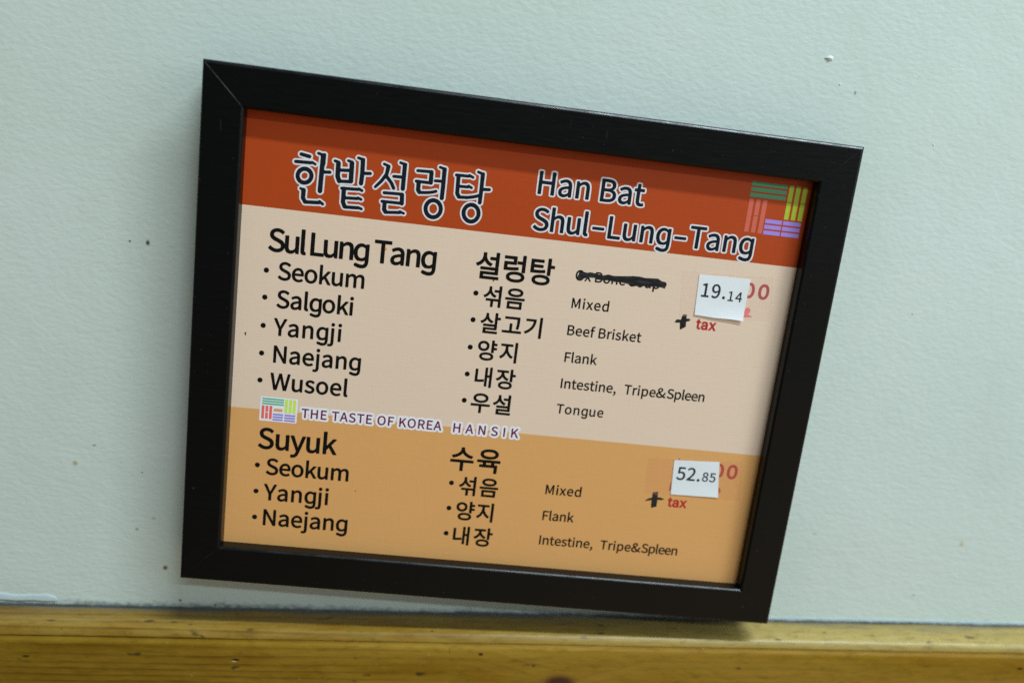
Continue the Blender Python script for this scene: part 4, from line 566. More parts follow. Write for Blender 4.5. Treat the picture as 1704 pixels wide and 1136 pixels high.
HALOS = {
'Han Bat': [[1215,7507,1173,7515,1118,7537,1061,7576,1015,7635,986,7705,976,7789,993,7887,1047,7974,1117,8030,1169,8055,1159,8059,1117,8059,1094,8069,1075,8083,1011,8195,1005,8223,1009,8251,1024,8279,1047,8298,1131,8345,1229,8383,1299,8397,1355,8401,1457,8391,1551,8349,1607,8298,1653,8223,1679,8139,1689,8027,1689,7607,1684,7579,1669,7551,1649,7533,1607,7519,1495,7519,1467,7528,1439,7549,1369,7519,1313,7506,1271,7503],[3819,7507,3777,7516,3724,7537,3665,7578,3621,7635,3595,7695,3581,7711,3563,7677,3483,7599,3399,7555,3301,7529,3189,7519,2881,7519,2853,7526,2820,7551,2805,7579,2800,7607,2800,8531,2808,8573,2827,8601,2853,8618,2881,8626,3161,8626,3259,8620,3357,8599,3427,8567,3455,8548,3511,8495,3558,8405,3570,8321,3566,8251,3544,8181,3511,8125,3553,8083,3583,8041,3612,7971,3623,7929,3650,7971,3665,7984,3721,8029,3775,8055,3763,8060,3721,8060,3700,8069,3679,8084,3617,8195,3611,8223,3615,8251,3630,8279,3651,8297,3735,8344,3791,8368,3847,8386,3917,8397,3973,8400,4071,8388,4158,8349,4218,8293,4239,8257,4249,8251,4253,8233,4257,8307,4277,8349,4309,8370,4365,8381,4370,8391,4378,8503,4395,8545,4421,8568,4449,8577,4561,8578,4603,8566,4629,8545,4637,8531,4646,8489,4648,8391,4659,8383,4771,8380,4799,8367,4813,8353,4826,8335,4834,8307,4835,8195,4827,8167,4805,8139,4783,8125,4743,8116,4659,8116,4647,8111,4646,7817,4648,7789,4659,7771,4687,7773,4729,7786,4757,7787,4792,7775,4813,7756,4831,7719,4855,7621,4848,7579,4827,7551,4799,7533,4729,7513,4659,7503,4603,7505,4547,7514,4491,7538,4471,7551,4421,7597,4384,7663,4363,7747,4358,7817,4357,8111,4351,8116,4323,8118,4295,8129,4290,8125,4288,8111,4295,8027,4295,7607,4290,7579,4275,7551,4239,7524,4211,7518,4099,7519,4071,7529,4043,7548,3973,7519,3917,7506,3875,7503],[165,7522,138,7537,123,7551,108,7579,103,7607,103,8531,107,8559,118,8587,149,8615,179,8625,305,8626,333,8620,361,8606,378,8587,391,8559,393,8251,399,8237,641,8235,657,8237,657,8545,664,8573,672,8587,697,8613,739,8625,865,8626,907,8612,935,8583,946,8559,948,8531,948,7621,943,7579,935,7561,907,7532,865,7519,739,7519,711,7525,690,7537,667,7565,657,7593,656,7957,403,7959,398,7957,393,7943,393,7607,384,7565,360,7537,319,7520,193,7518],[1803,7520,1775,7530,1751,7551,1732,7593,1731,8293,1736,8321,1747,8346,1775,8372,1803,8383,1929,8381,1957,8372,1985,8353,2055,8384,2097,8394,2153,8401,2251,8389,2321,8358,2392,8293,2428,8223,2450,8139,2458,8041,2458,7621,2453,7579,2447,7564,2419,7534,2391,7522,2363,7518,2251,7518,2209,7532,2178,7565,2169,7607,2166,8069,2153,8115,2139,8124,2125,8126,2097,8122,2069,8109,2022,8069,2021,7607,2012,7565,1985,7535,1957,7522],[1269,7775,1313,7771,1369,7793,1400,7817,1400,7859,1383,7861,1341,7850,1285,7826,1264,7803,1262,7789],[3875,7775,3917,7771,3973,7792,4005,7817,4006,7859,4001,7863,3945,7849,3889,7824,3870,7803,3868,7789],[3090,7789,3161,7786,3231,7791,3273,7801,3301,7814,3319,7831,3332,7859,3334,7887,3328,7915,3301,7940,3245,7958,3161,7965,3105,7965,3091,7959],[1178,8069,1187,8063,1200,8069,1187,8074],[3784,8069,3791,8064,3806,8069,3791,8073],[1202,8083,1215,8076,1354,8111,1373,8125,1341,8131,1299,8126,1243,8106],[3808,8083,3819,8075,3960,8111,3979,8125,3945,8131,3903,8125,3847,8105],[3090,8237,3105,8230,3147,8230,3203,8234,3245,8244,3274,8265,3281,8293,3278,8321,3259,8341,3231,8351,3203,8357,3105,8360,3090,8349]],
'Shul-Lung-Tang': [[5821,5683,5695,5718,5611,5750,5582,5769,5548,5811,5532,5867,5535,5909,5552,5951,5576,5979,5597,5996,5625,6009,5666,6021,5639,6041,5576,6105,5534,6175,5513,6236,5503,6203,5500,6049,5487,6021,5471,6004,5453,5993,5415,5984,5289,5984,5261,5993,5229,6021,5217,6049,5214,6077,5210,6539,5205,6567,5191,6587,5163,6591,5121,6578,5071,6539,5066,6525,5066,6063,5051,6021,5023,5995,4981,5984,4855,5984,4827,5992,4799,6012,4785,6035,4777,6063,4776,6749,4785,6799,4813,6832,4855,6849,4967,6848,4995,6840,5023,6818,5093,6847,5149,6861,5205,6867,5303,6851,5373,6819,5433,6763,5476,6679,5497,6595,5499,6554,5502,6567,5513,6578,5540,6651,5597,6738,5681,6810,5765,6849,5863,6865,5919,6864,5975,6852,6031,6829,6073,6848,6185,6848,6213,6840,6243,6819,6255,6798,6265,6763,6265,6063,6257,5979,6228,5867,6213,5839,6157,5767,6132,5741,6101,5723,5975,5681,5849,5679],[9545,5685,9419,5721,9349,5748,9316,5769,9282,5811,9267,5853,9267,5895,9273,5923,9286,5951,9310,5979,9335,5998,9400,6021,9377,6037,9310,6105,9265,6181,9237,6269,9230,6245,9227,6049,9214,6021,9195,6002,9167,5988,9139,5983,9013,5984,8985,5994,8956,6021,8944,6049,8941,6077,8937,6539,8929,6572,8915,6588,8873,6588,8845,6577,8798,6539,8793,6525,8793,6063,8778,6021,8747,5994,8705,5984,8579,5984,8551,5993,8523,6016,8512,6035,8504,6063,8503,6749,8509,6792,8515,6805,8537,6830,8579,6848,8691,6848,8719,6841,8747,6821,8761,6820,8817,6846,8887,6862,8943,6866,9027,6853,9097,6821,9160,6763,9198,6693,9221,6609,9227,6567,9237,6548,9274,6651,9329,6735,9408,6805,9503,6850,9601,6866,9657,6863,9769,6832,9811,6848,9923,6848,9951,6838,9977,6819,9992,6791,9999,6763,9999,6063,9991,5979,9962,5867,9947,5839,9893,5769,9867,5742,9839,5724,9713,5682,9587,5679],[5852,5965,5877,5960,5933,5961,5961,5973,5967,5979,5961,5984,5821,5983,5802,5979],[9586,5965,9615,5960,9671,5962,9701,5979,9685,5984,9545,5982,9536,5979],[389,5977,333,5989,277,6009,207,6044,151,6084,99,6133,82,6161,75,6189,81,6217,95,6245,155,6315,182,6343,221,6359,249,6356,277,6346,361,6280,406,6259,445,6248,487,6244,543,6251,571,6262,594,6287,597,6301,595,6329,588,6343,570,6357,529,6380,319,6475,249,6518,207,6555,165,6609,134,6679,119,6777,131,6861,137,6879,170,6945,232,7015,319,7070,403,7098,501,7106,571,7102,627,7090,697,7063,753,7033,823,6977,832,6987,835,7099,845,7127,865,7151,907,7170,1047,7170,1089,7153,1112,7127,1122,7099,1124,6847,1131,6839,1201,6860,1257,6866,1327,6859,1369,6848,1430,6819,1490,6763,1532,6693,1537,6665,1542,6777,1552,6805,1579,6834,1607,6845,1635,6849,1747,6848,1789,6836,1819,6805,1829,6777,1830,6343,1835,6287,1842,6259,1859,6243,1901,6245,1927,6259,1971,6301,1975,6315,1975,6763,1986,6805,2013,6833,2041,6846,2181,6848,2209,6843,2226,6833,2242,6819,2262,6791,2264,6077,2260,6049,2248,6021,2209,5990,2181,5984,2069,5985,2041,5994,2013,6016,1957,5989,1887,5971,1831,5967,1749,5979,1677,6009,1621,6057,1605,6077,1565,6157,1560,6133,1557,6049,1544,6021,1523,6000,1481,5985,1355,5983,1313,5995,1286,6021,1274,6049,1267,6539,1255,6581,1243,6589,1229,6591,1201,6588,1173,6576,1128,6539,1123,6525,1123,6063,1116,6035,1089,6001,1047,5985,921,5983,882,5993,851,6018,842,6035,834,6063,833,6105,823,6118,781,6071,753,6049,697,6014,613,5984,487,5967],[2405,5977,2363,5998,2320,6035,2287,6091,2268,6147,2267,7085,2273,7113,2293,7146,2321,7164,2349,7171,2489,7168,2531,7146,2553,7113,2557,7085,2558,6245,2563,6231,2587,6214,2605,6189,2614,6161,2630,6063,2625,6035,2615,6016,2601,6001,2573,5983,2531,5971,2475,5968],[4225,5976,4141,6011,4084,6063,4057,6107,4052,6091,4049,6049,4036,6021,4003,5993,3973,5984,3441,5984,3399,5994,3368,6021,3353,6063,3353,7001,3363,7043,3385,7071,3427,7090,3567,7089,3609,7071,3633,7043,3642,7001,3642,6273,3651,6257,3973,6256,4001,6249,4012,6259,4008,6329,4008,6763,4014,6791,4020,6805,4043,6831,4071,6844,4099,6849,4211,6848,4239,6843,4267,6828,4287,6805,4297,6777,4298,6343,4303,6287,4309,6259,4322,6245,4337,6242,4379,6249,4427,6287,4440,6301,4443,6315,4443,6763,4454,6805,4481,6833,4519,6848,4659,6847,4687,6837,4710,6819,4726,6791,4732,6763,4732,6077,4728,6049,4716,6021,4687,5995,4645,5983,4533,5986,4505,5996,4477,6014,4421,5987,4365,5972,4309,5967],[7963,5976,7893,6002,7837,6042,7789,6105,7762,6175,7753,6259,7773,6357,7823,6438,7893,6494,7926,6511,7921,6521,7879,6529,7847,6553,7792,6651,7783,6679,7784,6707,7795,6735,7824,6763,7907,6810,8005,6847,8075,6862,8131,6865,8243,6853,8327,6814,8385,6763,8434,6679,8454,6609,8465,6497,8463,6049,8450,6021,8438,6007,8411,5990,8383,5984,8271,5984,8243,5993,8215,6013,8145,5984,8089,5971,8033,5968],[7305,5988,7291,5994,7263,6017,7253,6035,7245,6063,7245,6805,7235,6818,7039,6819,7011,6826,6997,6835,6973,6861,6963,6889,6966,7029,6980,7057,6994,7071,7011,7082,7039,7090,7725,7091,7767,7083,7800,7057,7809,7043,7817,7015,7817,6889,7807,6861,7796,6847,7781,6833,7753,6821,7543,6818,7536,6805,7536,6077,7528,6035,7501,6001,7459,5984,7333,5983],[5852,6245,5891,6239,5919,6245,5961,6271,5974,6287,5973,6567,5947,6583,5905,6594,5863,6588,5832,6567,5803,6525,5785,6469,5780,6413,5783,6371,5799,6301,5821,6265],[8041,6245,8061,6236,8089,6236,8145,6257,8167,6273,8177,6287,8173,6329,8117,6315,8061,6290,8044,6273,8039,6259],[9585,6245,9615,6239,9652,6245,9685,6263,9708,6287,9706,6567,9685,6581,9643,6594,9601,6590,9566,6567,9537,6525,9519,6469,9514,6413,9518,6357,9531,6306,9549,6273],[2727,6298,2699,6307,2674,6329,2660,6357,2655,6385,2655,6469,2660,6497,2665,6511,2685,6536,2713,6553,2741,6558,3231,6558,3259,6553,3285,6539,3298,6525,3313,6497,3318,6469,3315,6364,3298,6329,3285,6315,3259,6300,3231,6296],[6367,6299,6339,6309,6316,6329,6302,6357,6297,6385,6298,6483,6307,6511,6331,6539,6367,6557,6885,6557,6902,6553,6927,6538,6940,6525,6955,6497,6960,6469,6960,6385,6955,6357,6940,6329,6927,6315,6899,6300,6871,6296],[821,6525,823,6521,829,6525,833,6539,833,6805,833,6819,823,6831,767,6764,739,6749,711,6745,669,6756,602,6805,543,6826,501,6830,459,6826,421,6805,414,6791,414,6777,419,6763,431,6748,487,6716,711,6616,767,6579],[7927,6525,7949,6521,7958,6525,7949,6529],[7964,6539,7977,6534,7989,6539,7977,6546],[7988,6553,7991,6544,8005,6545,8160,6581,8125,6595,8089,6594,8033,6576]],
'THE TASTE OF KOREA': [[-6831,-3397,-6915,-3371,-6943,-3388,-6971,-3395,-7041,-3395,-7069,-3390,-7097,-3376,-7121,-3355,-7153,-3292,-7165,-3327,-7181,-3355,-7209,-3380,-7237,-3392,-7321,-3395,-7349,-3390,-7377,-3376,-7405,-3347,-7433,-3376,-7475,-3394,-7559,-3394,-7601,-3379,-7616,-3369,-7639,-3341,-7652,-3299,-7655,-3033,-7699,-3027,-7727,-3014,-7755,-2987,-7773,-2949,-7775,-2879,-7771,-2851,-7755,-2820,-7727,-2793,-7699,-2780,-7671,-2775,-7363,-2776,-7321,-2788,-7294,-2809,-7279,-2828,-7265,-2821,-7237,-2794,-7209,-2780,-7181,-2775,-7097,-2778,-7069,-2789,-7041,-2811,-7025,-2837,-6999,-2909,-6985,-2896,-6969,-2865,-6943,-2835,-6901,-2804,-6873,-2789,-6831,-2775,-6775,-2769,-6705,-2776,-6635,-2804,-6607,-2786,-6565,-2775,-6257,-2776,-6201,-2787,-6159,-2776,-5921,-2775,-5893,-2779,-5865,-2790,-5843,-2809,-5823,-2837,-5813,-2879,-5813,-2935,-5827,-2977,-5849,-3005,-5842,-3047,-5842,-3103,-5854,-3145,-5852,-3159,-5825,-3187,-5812,-3215,-5807,-3243,-5808,-3299,-5814,-3327,-5823,-3345,-5843,-3369,-5865,-3384,-5907,-3395,-6159,-3395,-6187,-3390,-6224,-3369,-6246,-3341,-6261,-3299,-6261,-3047,-6271,-3031,-6280,-3047,-6280,-3299,-6293,-3341,-6327,-3378,-6355,-3391,-6383,-3395,-6453,-3394,-6481,-3386,-6509,-3368,-6530,-3341,-6551,-3269,-6567,-3299,-6603,-3341,-6663,-3380,-6705,-3394,-6761,-3402],[-5529,-3397,-5571,-3388,-5627,-3361,-5683,-3314,-5730,-3243,-5753,-3173,-5762,-3089,-5755,-3005,-5727,-2921,-5677,-2851,-5627,-2809,-5571,-2783,-5487,-2768,-5417,-2776,-5389,-2784,-5333,-2811,-5291,-2847,-5249,-2797,-5221,-2782,-5193,-2776,-4941,-2776,-4899,-2789,-4871,-2812,-4849,-2851,-4844,-2879,-4844,-2921,-4851,-2963,-4880,-3005,-4882,-3019,-4873,-3061,-4873,-3117,-4879,-3145,-4899,-3177,-4930,-3201,-4969,-3212,-5028,-3215,-5030,-3313,-5041,-3341,-5064,-3369,-5095,-3388,-5123,-3395,-5207,-3393,-5235,-3383,-5255,-3369,-5291,-3323,-5333,-3359,-5403,-3391,-5473,-3402],[-4185,-3397,-4227,-3388,-4297,-3353,-4325,-3379,-4353,-3391,-4381,-3395,-4451,-3395,-4493,-3381,-4521,-3357,-4535,-3336,-4549,-3356,-4577,-3380,-4619,-3395,-4689,-3395,-4717,-3390,-4745,-3375,-4766,-3355,-4782,-3327,-4789,-3299,-4788,-2865,-4779,-2837,-4759,-2808,-4731,-2787,-4689,-2776,-4605,-2779,-4571,-2795,-4549,-2815,-4507,-2787,-4479,-2777,-4395,-2776,-4367,-2781,-4341,-2795,-4311,-2827,-4269,-2801,-4213,-2778,-4129,-2769,-4073,-2776,-4045,-2785,-3989,-2811,-3947,-2848,-3905,-2797,-3877,-2782,-3849,-2776,-3667,-2778,-3598,-2795,-3541,-2823,-3513,-2794,-3471,-2777,-3205,-2777,-3177,-2784,-3158,-2795,-3135,-2816,-3121,-2839,-3107,-2847,-3095,-2823,-3079,-2804,-3037,-2780,-3009,-2775,-2925,-2778,-2883,-2799,-2854,-2837,-2715,-3243,-2705,-3285,-2712,-3327,-2729,-3356,-2757,-3380,-2799,-3395,-2869,-3395,-2916,-3383,-2939,-3366,-2953,-3350,-2981,-3288,-2994,-3327,-3010,-3355,-3037,-3379,-3079,-3394,-3149,-3395,-3177,-3390,-3219,-3395,-3457,-3395,-3513,-3384,-3555,-3395,-3625,-3395,-3667,-3383,-3695,-3361,-3709,-3358,-3737,-3381,-3765,-3393,-3849,-3394,-3877,-3389,-3905,-3373,-3947,-3322,-3989,-3358,-4059,-3391,-4129,-3402],[-8917,-3387,-8945,-3369,-8959,-3355,-8979,-3313,-8985,-3033,-9029,-3027,-9057,-3014,-9085,-2987,-9103,-2949,-9105,-2879,-9099,-2847,-9076,-2809,-9043,-2785,-9001,-2775,-8707,-2775,-8679,-2778,-8651,-2788,-8595,-2776,-8539,-2775,-8497,-2785,-8441,-2826,-8412,-2795,-8385,-2781,-8357,-2776,-8287,-2776,-8259,-2783,-8231,-2800,-8161,-2776,-7909,-2776,-7881,-2782,-7857,-2795,-7839,-2811,-7821,-2837,-7811,-2879,-7811,-2935,-7825,-2977,-7847,-3005,-7840,-3047,-7840,-3103,-7852,-3145,-7850,-3159,-7825,-3183,-7810,-3215,-7805,-3243,-7806,-3299,-7812,-3327,-7825,-3351,-7841,-3369,-7867,-3386,-7909,-3395,-8161,-3394,-8189,-3389,-8217,-3372,-8231,-3371,-8273,-3392,-8357,-3395,-8385,-3390,-8413,-3375,-8441,-3345,-8483,-3378,-8525,-3394,-8609,-3394,-8637,-3385,-8675,-3355,-8696,-3313,-8698,-3047,-8707,-3031,-8717,-3047,-8718,-3299,-8731,-3341,-8763,-3376,-8805,-3394,-8889,-3394],[-7383,-3131,-7377,-3139,-7346,-3047,-7344,-3033,-7349,-3029,-7381,-3033,-7388,-3047],[-5489,-3131,-5487,-3134,-5473,-3125,-5468,-3089,-5473,-3044,-5487,-3034,-5496,-3089],[-4146,-3131,-4143,-3136,-4129,-3121,-4125,-3089,-4129,-3047,-4143,-3032,-4151,-3061,-4153,-3089],[-6558,-3075,-6551,-3087,-6545,-3075,-6544,-3047,-6549,-3033,-6587,-3033]],
'HANSIK': [[-455,-3417,-525,-3396,-567,-3374,-623,-3328,-646,-3290,-652,-3262,-647,-3220,-633,-3192,-583,-3136,-608,-3094,-625,-3052,-633,-2996,-628,-2954,-622,-2926,-595,-2873,-567,-2841,-525,-2811,-455,-2784,-399,-2778,-357,-2780,-287,-2799,-245,-2822,-189,-2870,-174,-2898,-167,-2926,-172,-2968,-186,-2996,-220,-3038,-177,-3094,-160,-3136,-152,-3192,-158,-3248,-190,-3318,-231,-3364,-273,-3392,-343,-3416,-399,-3422],[-2303,-3405,-2328,-3388,-2345,-3370,-2357,-3346,-2364,-3318,-2364,-2884,-2359,-2856,-2345,-2829,-2313,-2800,-2289,-2789,-2261,-2785,-2177,-2789,-2135,-2812,-2107,-2843,-2079,-2809,-2037,-2788,-1953,-2785,-1925,-2791,-1897,-2805,-1864,-2842,-1852,-2884,-1852,-3318,-1869,-3365,-1883,-3383,-1909,-3402,-1953,-3414,-2023,-3414,-2051,-3407,-2082,-3388,-2107,-3355,-2136,-3388,-2177,-3411,-2205,-3415,-2261,-3414],[-1757,-3403,-1785,-3383,-1802,-3360,-1813,-3332,-1814,-3290,-1662,-2842,-1631,-2805,-1589,-2787,-1505,-2785,-1463,-2796,-1435,-2815,-1409,-2856,-1266,-3276,-1262,-3318,-1268,-3346,-1295,-3385,-1323,-3404,-1365,-3415,-1435,-3414,-1463,-3407,-1494,-3388,-1517,-3360,-1533,-3317,-1547,-3316,-1556,-3346,-1573,-3374,-1589,-3390,-1617,-3407,-1645,-3414,-1715,-3414],[-1155,-3408,-1183,-3392,-1201,-3374,-1217,-3346,-1224,-3318,-1224,-2884,-1211,-2839,-1192,-2814,-1173,-2800,-1127,-2785,-1057,-2785,-1029,-2792,-1001,-2806,-973,-2838,-931,-2803,-889,-2786,-805,-2786,-763,-2803,-727,-2842,-716,-2884,-716,-3318,-723,-3346,-735,-3369,-752,-3388,-777,-3405,-819,-3415,-889,-3414,-917,-3406,-946,-3388,-973,-3354,-1001,-3390,-1043,-3411,-1127,-3414],[-35,-3403,-69,-3374,-85,-3346,-92,-3318,-91,-2870,-71,-2828,-35,-2797,7,-2785,91,-2788,119,-2800,140,-2814,160,-2842,171,-2870,170,-3332,147,-3377,105,-3407,77,-3414,7,-3414],[329,-3406,287,-3374,272,-3346,265,-3318,264,-2898,267,-2870,276,-2842,297,-2814,315,-2800,357,-2786,427,-2785,455,-2790,483,-2803,511,-2830,539,-2803,581,-2786,665,-2785,713,-2800,735,-2818,759,-2856,765,-2884,763,-2912,749,-2947,664,-3052,661,-3066,777,-3269,785,-3318,771,-3360,762,-3374,735,-3398,693,-3413,609,-3414,581,-3407,550,-3388,525,-3357,483,-3396,441,-3413,357,-3413]],
